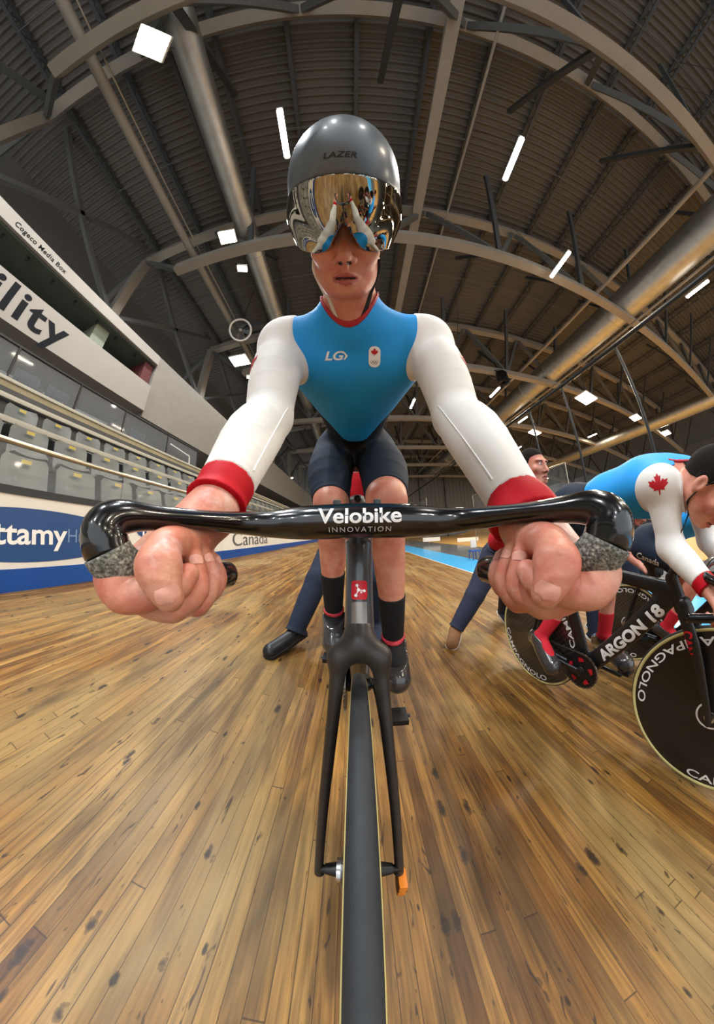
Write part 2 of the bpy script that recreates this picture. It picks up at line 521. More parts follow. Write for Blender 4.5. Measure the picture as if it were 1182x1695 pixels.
def wood_mat():
    m, nt, b = new_mat('worn track boards'); L = nt.links.new; N = nt.nodes.new
    def math_(op, a, bb=None, c=None):
        n = N('ShaderNodeMath'); n.operation = op
        for i, v in enumerate((a, bb, c)):
            if v is None: continue
            if isinstance(v, (int, float)): n.inputs[i].default_value = v
            else: L(v, n.inputs[i])
        return n.outputs[0]
    def noise(vec, s, det=3, dist=0.):
        n = N('ShaderNodeTexNoise'); n.inputs['Scale'].default_value = s; n.inputs['Detail'].default_value = det; n.inputs['Distortion'].default_value = dist
        L(vec, n.inputs['Vector']); return n
    def comb(x, y, z):
        n = N('ShaderNodeCombineXYZ')
        for i, v in enumerate((x, y, z)):
            if isinstance(v, (int, float)): n.inputs[i].default_value = v
            else: L(v, n.inputs[i])
        return n.outputs[0]
    def ramp(f, stops):
        n = N('ShaderNodeValToRGB'); e = n.color_ramp.elements
        while len(e) < len(stops): e.new(.5)
        for k, (p, c) in zip(e, stops): k.position = p; k.color = c if len(c) == 4 else lin(c)
        L(f, n.inputs[0]); return n.outputs[0]
    def mixc(f, a, bb, mode='MIX'):
        n = N('ShaderNodeMix'); n.data_type = 'RGBA'; n.blend_type = mode
        for i, v in ((0, f), (6, a), (7, bb)):
            if isinstance(v, (int, float)): n.inputs[i].default_value = v
            elif isinstance(v, tuple): n.inputs[i].default_value = v
            else: L(v, n.inputs[i])
        return n.outputs[2]
    tc = N('ShaderNodeTexCoord'); sp = N('ShaderNodeSeparateXYZ'); L(tc.outputs['Object'], sp.inputs[0])
    X, Y = sp.outputs[0], sp.outputs[1]
    W = .037
    xs = math_('DIVIDE', X, W); row = math_('FLOOR', xs); fx = math_('FRACT', xs)
    wn = N('ShaderNodeTexWhiteNoise'); wn.noise_dimensions = '1D'; L(row, wn.inputs['W'])
    yl = math_('ADD', math_('DIVIDE', Y, 2.1), math_('MULTIPLY', wn.outputs['Value'], 9.7))
    pl = math_('FLOOR', yl); fy = math_('FRACT', yl)
    wn2 = N('ShaderNodeTexWhiteNoise'); wn2.noise_dimensions = '3D'; L(comb(row, pl, 0), wn2.inputs['Vector'])
    tone = wn2.outputs['Value']
    # grain, stretched along each board and shifted board by board
    gv = comb(math_('ADD', math_('MULTIPLY', X, 26), math_('MULTIPLY', tone, 50)), math_('MULTIPLY', Y, 1.5), math_('MULTIPLY', row, 3.1))
    g1 = noise(gv, 1.6, 6, 1.4); 
    g2 = noise(comb(math_('MULTIPLY', X, 170), math_('MULTIPLY', Y, 5), row), 1., 3)
    base = ramp(tone, [(0, (94, 61, 24)), (.3, (119, 82, 35)), (.6, (137, 99, 46)), (1, (158, 121, 65))])
    base = mixc(1., base, ramp(g1.outputs['Fac'], [(.28, (.34, .28, .22, 1)), (.5, (.9, .87, .83, 1)), (.72, (1.4, 1.36, 1.26, 1))]), 'MULTIPLY')
    base = mixc(.8, base, ramp(g2.outputs['Fac'], [(.3, (.6, .55, .48, 1)), (.6, (1.16, 1.13, 1.1, 1))]), 'MULTIPLY')
    hu = noise(comb(math_('MULTIPLY', X, 4.5), math_('MULTIPLY', Y, 2.2), row), 1., 5, .8)
    base = mixc(ramp(hu.outputs['Fac'], [(.50, (0, 0, 0, 1)), (.70, (.45, .45, .45, 1))]), base, lin((150, 100, 32)))
    # long pale scuffs and grey traffic wear
    w1 = noise(comb(math_('MULTIPLY', X, 2.2), math_('MULTIPLY', Y, .8), 0), 1., 6, .6)
    base = mixc(ramp(w1.outputs['Fac'], [(.44, (0, 0, 0, 1)), (.7, (.75, .75, .75, 1))]), base, lin((160, 134, 84)))
    w2 = noise(comb(math_('MULTIPLY', X, 13), math_('MULTIPLY', Y, 1.9), math_('MULTIPLY', row, .13)), 1., 9, .6)
    base = mixc(ramp(w2.outputs['Fac'], [(.50, (0, 0, 0, 1)), (.70, (.72, .72, .72, 1))]), base, lin((78, 57, 30)))
    # knots
    vo = N('ShaderNodeTexVoronoi'); vo.inputs['Scale'].default_value = 1; vo.inputs['Randomness'].default_value = 1
    L(comb(math_('MULTIPLY', X, 19), math_('MULTIPLY', Y, 7), 0), vo.inputs['Vector'])
    spc = N('ShaderNodeSeparateColor'); L(vo.outputs['Color'], spc.inputs[0])
    ksz = math_('MULTIPLY', math_('GREATER_THAN', spc.outputs[0], .36), math_('ADD', math_('MULTIPLY', spc.outputs[1], .21), .04))
    kd = math_('DIVIDE', vo.outputs['Distance'], math_('ADD', ksz, .0001))
    kn = noise(tc.outputs['Object'], 60, 2)
    kd = math_('ADD', kd, math_('MULTIPLY', math_('SUBTRACT', kn.outputs['Fac'], .5), 1.1))
    base = mixc(ramp(kd, [(.55, (.92, .92, .92, 1)), (1., (.35, .35, .35, 1)), (1., (0, 0, 0, 1))]), base, lin((34, 22, 14)))
    # fine dark scratches
    sv = noise(comb(math_('MULTIPLY', X, 40), math_('MULTIPLY', Y, 7), 3), 1., 2, 2.)
    base = mixc(ramp(sv.outputs['Fac'], [(.66, (0, 0, 0, 1)), (.72, (.8, .8, .8, 1))]), base, lin((40, 26, 15)))
    # gaps
    e = math_('MINIMUM', fx, math_('SUBTRACT', 1, fx)); gap = math_('LESS_THAN', e, math_('ADD', .012, math_('MULTIPLY', tone, .022)))
    ey = math_('MINIMUM', fy, math_('SUBTRACT', 1, fy)); gy = math_('LESS_THAN', ey, .0009)
    gg = math_('MAXIMUM', gap, gy)
    base = mixc(math_('MULTIPLY', gg, .72), base, lin((44, 28, 14)))
    L(base, b.inputs['Base Color'])
    rr = math_('ADD', .34, math_('MULTIPLY', w2.outputs['Fac'], .22)); L(rr, b.inputs['Roughness'])
    b.inputs['Specular IOR Level'].default_value = .38
    bp = N('ShaderNodeBump'); bp.inputs['Strength'].default_value = .35; bp.inputs['Distance'].default_value = .003
    hgt = math_('SUBTRACT', math_('ADD', math_('MULTIPLY', g1.outputs['Fac'], .5), math_('MULTIPLY', tone, .25)), gg); L(hgt, bp.inputs['Height']); L(bp.outputs['Normal'], b.inputs['Normal'])
    return m
M_WOOD = wood_mat()

BANK = .17            # slope of the straight
X0 = -.037           # line on the track right under the camera's wheel
XL, XR = -2.557, 3.85
def zf(x): return -BANK * (x - X0)
# ---- track: straight in front, rising turn at the far end
mb = MB()
ys = [-16, -8, 0, 8, 16, 24, 30]
P = np.array([[(x, y, zf(x)) for y in ys] for x in np.linspace(XL - .1, XR, 9)])
mb.grid(P)
o = mb.build('floor', M_WOOD, kind='structure', smooth=0)
tag(o, 'banked wooden cycling track of narrow worn boards with dark knots', 'floor')
# far banked turn, sweeping round to the right
mb = MB()
CX, CY = 20., 30.
rows = []
for u in np.linspace(0, 1, 7):
    row = []
    for a in np.linspace(PI, .15 * PI, 36):
        s = min(1, (PI - a) / .6); sl = BANK + (.85 - BANK) * s
        rr = (CX - XR) + (XR - XL + .1) * u
        row.append((CX + rr * math.cos(a), CY + rr * math.sin(a), zf(XR) + (XR - XL) * u * sl))
    rows.append(row)
mb.grid(np.array(rows))
M_FARWOOD = mat('pale far boards', (176, 140, 88), .4, noise=.05, scale=2)
o = mb.build('trim_1', M_FARWOOD, kind='structure'); tag(o, 'steep wooden turn of the track at the far end of the hall', 'track')
mb = MB(); mb.box(((XR + .9), 6, zf(XR) - .02), (1.8, 48, .04))
o = mb.build('trim_2', M_SKYBLUE, kind='structure'); tag(o, 'glossy blue band along the inner edge of the wooden track', 'track edge')
mb = MB(); mb.box((XR + .01, 6, zf(XR) + .0), (.05, 48, .012))
o = mb.build('trim_3', M_WHITE, kind='structure'); tag(o, 'thin white line between the boards and the blue band', 'line')
mb = MB(); mb.box((XR + 1.8 + 25, 12, zf(XR) - .03), (50, 70, .04))
o = mb.build('floor_1', M_INF, kind='structure'); tag(o, 'polished grey infield floor inside the track', 'floor')

mb = MB(); mb.box((31, 20, zf(XR) - .015), (43, 56, .03))
o = mb.build('floor_3', mat('tan court floor', (186, 144, 82), .5, noise=.04, scale=2), kind='structure'); tag(o, 'tan sports court floor in the middle of the infield', 'floor')
# ---- outer boards on the left
XB = -2.557
zb0, zb1, zrail = .428, 1.157, 1.523
M_BDARK = mat('board cap', (40, 43, 48), .5)
def board_run(y0, y1, label):
    t = empty('advertising_board', label, 'advertising board', 'white boards round the outside of the track', loc=(XB, (y0 + y1) / 2, zb0))
    d = -y0 / 2 - y1 / 2
    q = lambda mb: [tuple(np.array(v) - [XB, (y0 + y1) / 2, zb0]) for v in mb.v]
    def fin(mb, n, m, label=None):
        mb.v = q(mb); return mb.build(n, m, t, label=label)
    g = .006
    m_ = MB(); m_.box((XB - .03, (y0 + y1) / 2, (zb0 + zb1) / 2), (.06, y1 - y0 - g, zb1 - zb0)); fin(m_, 'panel', M_WHITE)
    m_ = MB(); m_.box((XB + .003, (y0 + y1) / 2, zb0 + .075), (.006, y1 - y0 - g, .19)); fin(m_, 'stripe', M_BLUE, 'blue band along the foot of the board')
    m_ = MB(); m_.box((XB - .045, (y0 + y1) / 2, zb1 + .03), (.12, y1 - y0 - g, .06)); fin(m_, 'ledge', M_BDARK)
    m_ = MB(); m_.box((XB - .05, (y0 + y1) / 2, (zb1 + zrail) / 2 + .03), (.012, y1 - y0 - .03, zrail - zb1 - .04)); fin(m_, 'glass_panel', M_GLASS)
    return t, fin
def on_board(yc, zc, off=.0075):
    # reading from the track: text runs towards -y on the left hand wall is mirrored, so u goes along +y
    return plane_fn((XB, yc, zc), (0, 1, 0), (0, 0, 1), off)
def ellipse_poly(a, b, n=64): return [(a * math.cos(2 * PI * i / n), b * math.sin(2 * PI * i / n)) for i in range(n)]
def badge(fin, yc, a=.92, b=.235):
    zc = zb0 + .395
    m_ = MB(); m_.add([on_board(yc, zc, .004)(u, v) for u, v in ellipse_poly(a, b)], [tuple(range(64))]); fin(m_, 'oval_badge', M_NAVY)
    m_ = MB(); letter(m_, 'mattamy', .25, on_board(yc - .24, zc + .012), bold=.018, width=.86); fin(m_, 'lettering', M_LETW)
    m_ = MB(); letter(m_, 'HOMES', .19, on_board(yc + .5, zc + .0), bold=-.004, width=.52); fin(m_, 'lettering', M_LETG)
BY = [-6.2, -3.6, -.95, 1.75, 4.4, 7.0, 9.6, 12.2, 17, 22, 28]
def _boards():
    spec = [(-10, -3.6, 'white track side board far behind the near blue oval badge'), (-3.6, -.80, 'plain white track side board just before the near blue oval badge'),
            (-.80, 1.74, 'white track side board with the large near blue oval badge'), (1.74, 3.86, 'white track side board with the second blue oval badge behind the fist'),
            (3.86, 6.9, 'white track side board with grey Canada lettering'), (6.9, 12, 'plain white track side board just beyond the grey lettering'),
            (12, 18, 'plain white track side board half way down the straight'), (18, 30, 'plain white track side board at the end of the straight')]
    for y0, y1, lab in spec:
        t, fin = board_run(y0, y1, lab)
        if y0 == -.80:
            a, b, yc, zc = .92, .211, .86, .853
            m_ = MB(); m_.add([on_board(yc, zc, .004)(u, v) for u, v in ellipse_poly(a, b)], [tuple(range(64))]); fin(m_, 'oval_badge', M_NAVY)
            m_ = MB(); letter(m_, 'mattamy', .24, on_board(.65, zc + .005), bold=.02, width=.92); fin(m_, 'lettering', M_LETW)
            m_ = MB(); letter(m_, 'HOMES', .177, on_board(1.37, zc + .0), bold=-.006, width=.49); fin(m_, 'lettering', M_LETG)
        if y0 == 1.74:
            a, b, yc, zc = .86, .145, 2.81, .925
            m_ = MB(); m_.add([on_board(yc, zc, .004)(u, v) for u, v in ellipse_poly(a, b)], [tuple(range(64))]); fin(m_, 'oval_badge', M_NAVY)
            m_ = MB(); letter(m_, 'mattamy', .20, on_board(2.42, zc), bold=.02, width=.79); fin(m_, 'lettering', M_LETW)
            m_ = MB(); letter(m_, 'HOMES', .16, on_board(3.11, zc), bold=-.006, width=.49); fin(m_, 'lettering', M_LETG)
        if y0 == 3.86:
            m_ = MB(); letter(m_, 'Canada', .43, on_board(5.2, .80), bold=.0, width=1.93); fin(m_, 'lettering', M_LETGREY)
_boards()
# rail along the top of the glass
def long_tube(name, x, z, y0, y1, r, m, label, cat, seg=12, kind=None, group=None):
    mb = MB(); mb.tube([(0, y0, 0), (0, (y0 + y1) / 2, 0), (0, y1, 0)], r, seg)
    o = mb.build(name, m); o.location = (x, 0, z)
    return tag(o, label, cat, group, kind)
long_tube('handrail', XB - .05, zrail + .036, -9, 30, .024, M_RAIL, 'round brushed metal rail along the top of the glass above the white boards', 'rail')

# ---- seating stand (stepped concrete), its nosings and the concourse
steps = [(-2.68, .95), (-3.28, .95), (-3.28, 1.42), (-4.0, 1.42), (-4.0, 1.92), (-4.76, 1.92), (-4.76, 2.86), (-9.2, 2.86), (-9.2, -.6), (-2.68, -.6)]
mb = MB(); mb.prism([(-x, z) for x, z in steps], -12, 34, R=np.array([[-1, 0, 0], [0, 0, 1], [0, 1, 0]]).T)
o = mb.build('floor_2', M_CONC, kind='structure'); tag(o, 'stepped concrete stand behind the white boards', 'stand')
def ledge(x, z, h, d, m, label, y0=-11, y1=30, name='stand_nosing', group='pale bars along the stand'):
    mb = MB(); mb.box((0, (y0 + y1) / 2, 0), (d, y1 - y0, h)); o = mb.build(name, m, bevel=.008); o.location = (x, 0, z); return tag(o, label, 'bar', group)
M_CREAM = mat('cream nosing', (176, 170, 154), .5, noise=.06, scale=3)
ledge(-3.95, .85 + .33 * 3.95, .07, .07, M_CREAM, 'pale horizontal bar in front of the third row of seats')
ledge(-4.7, .85 + .396 * 4.7, .07, .07, M_CREAM, 'pale horizontal bar just below the timber fascia of the concourse')
ledge(-4.79, 2.80, .30, .05, M_FASC, 'yellowish timber fascia along the edge of the upper concourse', name='concourse_fascia', group=None)
ledge(-4.78, 2.975, .05, .10, M_CREAM, 'pale capping strip on top of the timber fascia', group=None)
# concourse glass railing
t = empty('glass_railing', 'glass railing with thin dark posts along the upper concourse', 'railing', loc=(-5.2, 0, 2.9))
m_ = MB(); m_.box((0, -3, .87), (.04, 18.4, .035)); m_.box((0, -3, .06), (.05, 18.4, .05)); m_.build('top_rail', M_BLACK, t)
for y in [-11.8, -9.7, -7.6, -5.5, -3.3, -1.2, .70, 2.0, 3.2, 4.7, 6.1]:
    m_ = MB(); m_.box((0, y, .43), (.03, .03, .86)); m_.build('post', M_BLACK, t)
for a, b in zip([-5.5, -3.3, -1.2, .70, 2.0, 3.2, 4.7], [-3.3, -1.2, .70, 2.0, 3.2, 4.7, 6.1]):
    m_ = MB(); m_.box((0, (a + b) / 2, .46), (.01, b - a - .05, .74)); m_.build('glass_pane', M_GLASS, t)
# stair rail beyond
m_ = MB(); m_.tube(catmull([(-5.0, 4.65, 3.43), (-5.0, 5.35, 3.36), (-5.0, 5.5, 3.3), (-5.0, 5.52, 2.72)], 5), .018, 8)
tag(m_.build('stair_rail', mat('white rail', (222, 220, 214), .4)), 'bent white stair rail beyond the end of the glass railing', 'rail')

# ---- seats
def make_seat():
    t = empty('stadium_seat')
    # moulded back with rounded corners, facing +x (the track)
    def slab(w, h, d, R, c, name, curve=.03):
        bm = MB(); n, m = 15, 9
        def pt(u, v, side):
            # rounded rectangle in (y, z)
            y, z = u * w / 2, v * h / 2
            r = .32
            s = max(0, abs(v) - (1 - r)) / r
            y *= 1 - (1 - math.sqrt(max(0, 1 - s * s))) * .16 * (1 if v > 0 else .4)
            x = curve * (u * u) + side * d / 2
            return np.array([x, y, z])
        A = np.array([[pt(u, v, 1) for v in np.linspace(-1, 1, m)] for u in np.linspace(-1, 1, n)])
        B = np.array([[pt(u, v, -1) for v in np.linspace(-1, 1, m)] for u in np.linspace(-1, 1, n)])
        A = A @ R.T + c; B = B @ R.T + c
        bm.grid(A); bm.grid(B)
        ring = [(i, 0) for i in range(n)] + [(n - 1, j) for j in range(1, m)] + [(i, m - 1) for i in range(n - 2, -1, -1)] + [(0, j) for j in range(m - 2, 0, -1)]
        V = [A[i, j] for i, j in ring] + [B[i, j] for i, j in ring]; k = len(ring)
        bm.add(V, [(i, (i + 1) % k, k + (i + 1) % k, k + i) for i in range(k)])
        o = bm.build(name, M_SEAT, t, smooth=50)
        return o
    Ry = lambda a: np.array([[math.cos(a), 0, math.sin(a)], [0, 1, 0], [-math.sin(a), 0, math.cos(a)]])
    slab(.47, .40, .025, Ry(math.radians(-12)), np.array([-.02, 0, .42]), 'backrest')
    slab(.44, .26, .03, Ry(math.radians(70)), np.array([.11, 0, .215]), 'seat_pan', -.03)
    m_ = MB(); m_.add([(.002 + .0165, -.05, .545), (.0165 + .002, .05, .545), (.0085 + .002, .05, .585), (.0085 + .002, -.05, .585)], [(0, 1, 2, 3)]); 
    m_.build('number_plate', mat('gold number plate', (170, 150, 60), .4), t, recalc=False)
    m_ = MB(); m_.bar((-.02, -.24, .02), (-.02, -.24, .34), .05, .03); m_.bar((-.02, -.24, .2), (.16, -.24, .2), .04, .03)
    m_.build('bracket', M_SEATD, t)
    return t
proto = make_seat()
rows = [(-3.0, .95, 'grey plastic seat in the front row behind the glass rail', 'front row of seats', .96),
        (-3.62, 1.42, 'grey plastic seat in the second row of the stand', 'second row of seats', 1.10),
        (-4.35, 1.90, 'grey plastic seat in the third row below the timber fascia', 'third row of seats', 1.10)]
first = True
for x, z, lab, grp, ya in rows:
    for k in range(-7, 22):
        o = proto if first else copy_tree(proto)
        first = False
        o.location = (x, ya + k * .56 - .15, z); tag(o, lab, 'seat', grp)
for y, lab in ((1.12, 'dark upholstered chair behind the concourse glass, left of the pair'), (1.78, 'dark upholstered chair behind the concourse glass, right of the pair'), (4.05, 'dark upholstered chair alone near the end of the concourse glass')):
    t = empty('concourse_chair', lab, 'chair', loc=(-5.75, y, 2.86))
    MDC = mat('slate upholstery', (44, 47, 54), .8, spec=.2)
    m_ = MB(); m_.box((0, 0, .62), (.06, .5, .42)); m_.build('backrest', MDC, t, bevel=.02)
    m_ = MB(); m_.box((.24, 0, .42), (.46, .5, .07)); m_.build('seat', MDC, t, bevel=.02)
    for dx, dy in ((.02, -.21), (.02, .21), (.42, -.21), (.42, .21)):
        m_ = MB(); m_.bar((dx, dy, 0), (dx, dy, .4), .025); m_.build('leg', M_DKSTEEL, t)

# ---- left hand walls
XW = -7.1; zwt = .85 + .945 * 7.1
def wallbox(name, x0, x1, y0, y1, z0, z1, m, label):
    mb = MB(); mb.box(((x0 + x1) / 2, (y0 + y1) / 2, (z0 + z1) / 2), (abs(x1 - x0), y1 - y0, z1 - z0)); return tag(mb.build(name, m, kind='structure'), label, 'wall')
wallbox('wall_left', XW - 2.2, XW, 5.0, 40, 4.93, zwt, M_WALL, 'plain upper wall over the concourse beyond the lettered fascia')
wallbox('wall_left_1', -9.3, -9.1, -14, 40, 2.8, 4.94, M_WALL, 'back wall of the upper concourse behind the glass railing')
# lettered box
XS = -7.0
wallbox('trim_4', XS - 2.2, XS, -14, 4.97, 5.11, 6.13, M_SIGN, 'cream fascia with large black lettering under the media box')
wallbox('trim_5', XS - 2.2, XS, -14, 4.97, 7.09, 7.47, M_SIGN, 'cream band with small black lettering above the media box')
M_BOXD = mat('media box interior', (70, 78, 70), .3, noise=.1, scale=2)
wallbox('wall_left_2', XS - 2.2, XS - 1.3, -14, 4.97, 6.13, 7.09, M_BOXD, 'dull green back wall inside the long media box opening')
wallbox('trim_7', XS - 2.2, XS - .10, -14, 4.94, 7.03, 7.085, M_BOXD, 'dull green soffit inside the media box opening')
wallbox('column_1', XS - 1.2, XS - .35, 2.45, 2.95, 6.13, 7.03, mat('pale column', (118, 124, 108), .7), 'pale green column inside the media box opening')
wallbox('trim_6', XS - 1.3, XS - .2, 4.55, 4.95, 6.13, 7.08, mat('dark red panel', (86, 40, 38), .7), 'dark red end panel inside the media box opening')
mb = MB(); letter(mb, 'ility', 1.08, plane_fn((XS, .72, 5.62), (0, 1, 0), (0, 0, 1), .006), bold=.02, width=2.1, spacing=1.1)
mb.build('lettering', M_INK, bpy.data.objects['trim_4'])
mb = MB(); letter(mb, 'Cogeco Media Box', .19, plane_fn((XS, .02, 7.25), (0, 1, 0), (0, 0, 1), .006), bold=.016, width=1.62, spacing=1.08)
mb.build('lettering', M_INK, bpy.data.objects['trim_5'])
for k, y in enumerate([-1.6, -.8, -.05, .75, 1.55, 2.4, 3.2, 4.1]):
    mb = MB(); mb.box((XS - .3, y, 6.98), (.07, .07, .11)); mb.bar((XS - .3, y, 6.95), (XS - .27, y, 6.90), .05)
    tag(mb.build('spot_lamp', M_BLACK), 'small black spotlight under the top edge of the media box', 'lamp', 'spotlights of the media box')
wallbox('wall_left_3', -13.2, -13.0, -16, 60, -1, 18, M_WALLD, 'dark outer wall of the hall behind the upper wall')

# ---- far wall with its vertical cladding
mb = MB(); YF = 46
mb.box((14, YF + .1, 6), (56, .2, 24))
for x in np.arange(-13, 42, .9): mb.box((x, YF - .04, 6), (.10, .1, 24))
for z in (3.2, 6.2, 9.2): mb.box((14, YF - .08, z), (56, .08, .22))
tag(mb.build('wall_far', M_WALLD, kind='structure', smooth=0), 'dark far end wall with vertical ribs', 'wall')
for x in (-4.3, -1.2, 3, 9, 15, 21):
    mb = MB(); mb.box((x, YF - .35, 6), (.5, .5, 24)); tag(mb.build('column', M_GREYSTEEL, kind='structure'), 'grey steel column against the far wall', 'column')
wallbox('wall_right', 58, 58.2, -20, 60, -1, 18, M_WALLD, 'dark far side wall across the infield')
# ================================================================ roof
zdeck = lambda x: 16.6 - ((x - 12) / 60)**2 * 9
mb = MB()
prof = []
y = -18.
while y < 50: prof += [(y, 0), (y + .06, .09), (y + .19, .09), (y + .25, 0)]; y += .31
xs = np.linspace(-13.2, 58, 26)
mb.grid(np.array([[(x, yy, zdeck(x) + dz) for (yy, dz) in prof] for x in xs]))
tag(mb.build('ceiling', M_DECK, kind='structure', smooth=0), 'dark corrugated steel roof deck over the whole hall', 'ceiling')
# purlins run along the track
px = [-9.6, -7.1, -5.4, -3.88, -1.6, .6, 2.98, 5.25, 7.7, 10.25, 12.5, 15, 17.6, 20.2, 23, 26, 29, 32.5, 36, 40]
for x in px:
    mb = MB(); z = zdeck(x)
    mb.box((0, 16, -.04), (.14, 68, .04)); mb.box((0, 16, -.42), (.14, 68, .05))
    for yy in np.arange(-17, 49, .8): mb.bar((0, yy, -.42), (0, yy + .4, -.06), .025); mb.bar((0, yy + .4, -.06), (0, yy + .8, -.42), .025)
    o = mb.build('roof_beam', M_DKSTEEL, kind='structure', smooth=0); o.location = (x, 0, z); tag(o, 'dark lattice purlin running along the roof deck', 'roof beam', 'purlins under the roof deck')
# cross bridging between the purlins
for y in (-6.6, .2, 7.4, 14.8):
    mb = MB(); mb.tube([(x, y, zdeck(x) - .44) for x in px], .025, 6)
    tag(mb.build('roof_beam', M_GREYSTEEL, kind='structure'), 'thin brace crossing the purlins', 'roof beam', 'cross braces of the roof')
# trusses
def truss(y, lab):
    t = empty('roof_truss', lab, 'roof truss', 'large steel trusses across the hall', loc=(0, y, 0))
    t['kind'] = 'structure'
    x0, x1 = -7.05, 46
    zb = lambda x: 11.75 - max(0, (x - 16) / 34)**2 * 4
    zt = lambda x: zdeck(x) - .62
    xs = np.linspace(x0, x1, 24)
    m_ = MB()
    for a, b in zip(xs[:-1], xs[1:]): m_.bar((a, 0, zb(a)), (b, 0, zb(b)), .40, .40, up=(0, 0, 1))
    m_.build('bottom_chord', M_LTSTEEL, t, smooth=0)
    xt = np.linspace(-10.3, x1, 26)
    m_ = MB()
    for a, b in zip(xt[:-1], xt[1:]): m_.bar((a, 0, zt(a)), (b, 0, zt(b)), .44, .44)
    m_.build('top_chord', M_LTSTEEL, t, smooth=0)
    nodes = np.arange(-6.2, x1, 5.1)
    for i, xn in enumerate(nodes):
        m_ = MB(); xm = xn + 2.55
        m_.bar((xn, 0, zt(xn)), (xm, 0, zb(xm)), .26, .2); 
        if xm + 2.5 < x1: m_.bar((xm, 0, zb(xm)), (xm + 2.55, 0, zt(xm + 2.55)), .26, .2)
        m_.build('web_member', M_GREYSTEEL, t, smooth=0)
        for s in (-1, 1):   # knee braces steadying the bottom chord from the purlins
            m_ = MB(); m_.bar((xm, 0, zb(xm) + .15), (xm, s * 2.3, zdeck(xm) - .45), .2, .16); m_.build('knee_brace', M_DKSTEEL, t, smooth=0)
    m_ = MB(); m_.bar((-10.3, 0, zt(-10.3)), (-10.3, 0, 7.6), .45, .45, up=(0, 1, 0)); m_.build('end_post', M_LTSTEEL, t, smooth=0)
    m_ = MB(); m_.bar((-10.3, 0, zt(-10.3)), (-12.9, 0, 12), .28); m_.bar((-10.3, 0, zt(-10.3)), (-7.0, 0, 11.75), .2); m_.build('end_brace', M_GREYSTEEL, t, smooth=0)
TY = [-11.2, -3.7, 3.8, 11.3, 18.8, 26.3, 33.8, 41.3]
TL = ['roof truss behind the rider, partly above the top edge of the view', 'wide roof truss crossing the top of the view', 'roof truss passing just behind the helmet', 'third roof truss, above the far shoulder line', 'fourth roof truss, half way down the hall', 'fifth roof truss, beyond the middle of the hall', 'sixth roof truss, near the far wall', 'last roof truss beside the far wall']
for y, l in zip(TY, TL): truss(y, l)
# bracing of the end posts, along the left side
for a, b in zip(TY[:-1], TY[1:]):
    mb = MB()
    mb.bar((-10.3, a, 15.9), (-10.3, b, 10.2), .2); mb.bar((-10.3, b, 15.9), (-10.3, a, 10.2), .2)
    mb.bar((-10.3, a, 10.2), (-10.3, b, 10.2), .2)
    tag(mb.build('roof_brace', M_GREYSTEEL, kind='structure', smooth=0), 'crossed braces between two end posts of the trusses', 'brace', 'side bracing of the roof')
# pipes and trays
def run(name, x, z, y0, y1, r, m, lab, cat, seg=14): return long_tube(name, x, z, y0, y1, r, m, lab, cat, seg)
run('ceiling_pipe', -6.35, 12.4, -18, 14.2, .16, M_LTSTEEL, 'pale pipe under the roof near the left wall', 'pipe')
run('electrical_conduit', -5.98, 12.35, -18, 14, .03, M_RAIL, 'thin shiny conduit beside the pale roof pipe', 'conduit', 8)
mb = MB(); mb.box((0, 14, 0), (.42, 62, .12)); mb.box((-.2, 14, .08), (.03, 62, .16)); mb.box((.2, 14, .08), (.03, 62, .16)); o = mb.build('cable_tray', M_LTSTEEL, smooth=0); o.location = (3.4, 0, 14.9)
tag(o, 'long pale cable tray right of the helmet', 'cable tray')
run('ceiling_pipe', 4.72, 14.6, -18, 45.8, .05, M_LTSTEEL, 'thin pipe beside the pale cable tray', 'pipe', 8)
run('ceiling_pipe', 13.3, 12.4, -18, 45.8, .10, M_LTSTEEL, 'pale pipe running beside the wide right hand duct', 'pipe')
run('electrical_conduit', 15.9, 11.15, -18, 45.8, .07, M_LTSTEEL, 'thin conduit below the wide right hand duct', 'conduit', 8)
def duct(x, z, r, y0, y1, lab, step=3.1):
    t = empty('air_duct', lab, 'air duct', loc=(x, y0, z))
    m_ = MB(); m_.tube([(0, yy, 0) for yy in np.linspace(0, y1 - y0, 12)], r, 40); m_.build('pipe', M_GALV, t)
    for yy in np.arange(1, y1 - y0, step):
        m_ = MB(); m_.tube([(0, yy - .04, 0), (0, yy + .04, 0)], r * 1.035, 40); m_.build('joint_band', M_GALV, t)
    return t
duct(-3.95, 13.0, .43, -18, 26, 'round galvanised duct running above the left shoulder of the rider')
duct(16.3, 12.8, .92, -18, 45.8, 'very wide galvanised duct running along the right of the roof')
duct(34, 10.6, .8, -18, 45.8, 'galvanised duct far across the infield')
# fan hanging beside the duct
t = empty('ceiling_fan', 'round pale drum fan hung below the left duct', 'fan', loc=tuple(PWy(398, 547, 7.9)))
Rf = frame(np.array([0, 0, ZC]) - np.array(t.location) + np.array([.5, 0, 0]))
m_ = MB(); Mx = np.eye(4); Mx[:3, :3] = Rf
m_.lathe([(.52, .38), (.57, .42), (.61, .38), (.58, .0), (.58, -.38), (.52, -.5), (.50, -.5), (.52, .38)], 36, Mx); m_.build('drum', M_WHITE, t)
m_ = MB()
for k in range(5):
    a = 2 * PI * k / 5; d = np.array([math.cos(a), math.sin(a), 0]); e = np.array([-math.sin(a), math.cos(a), 0])
    m_.add([Rf @ p for p in (d * .08 - e * .04 + [0, 0, .16], d * .08 + e * .05 + [0, 0, .12], d * .50 + e * .22 + [0, 0, .10], d * .50 - e * .10 + [0, 0, .22])], [(0, 1, 2, 3)])
m_.build('blades', M_DKSTEEL, t)
m_ = MB(); m_.ball((Rf @ np.array([0, 0, .2])), .1); m_.build('hub', M_SIGN, t)
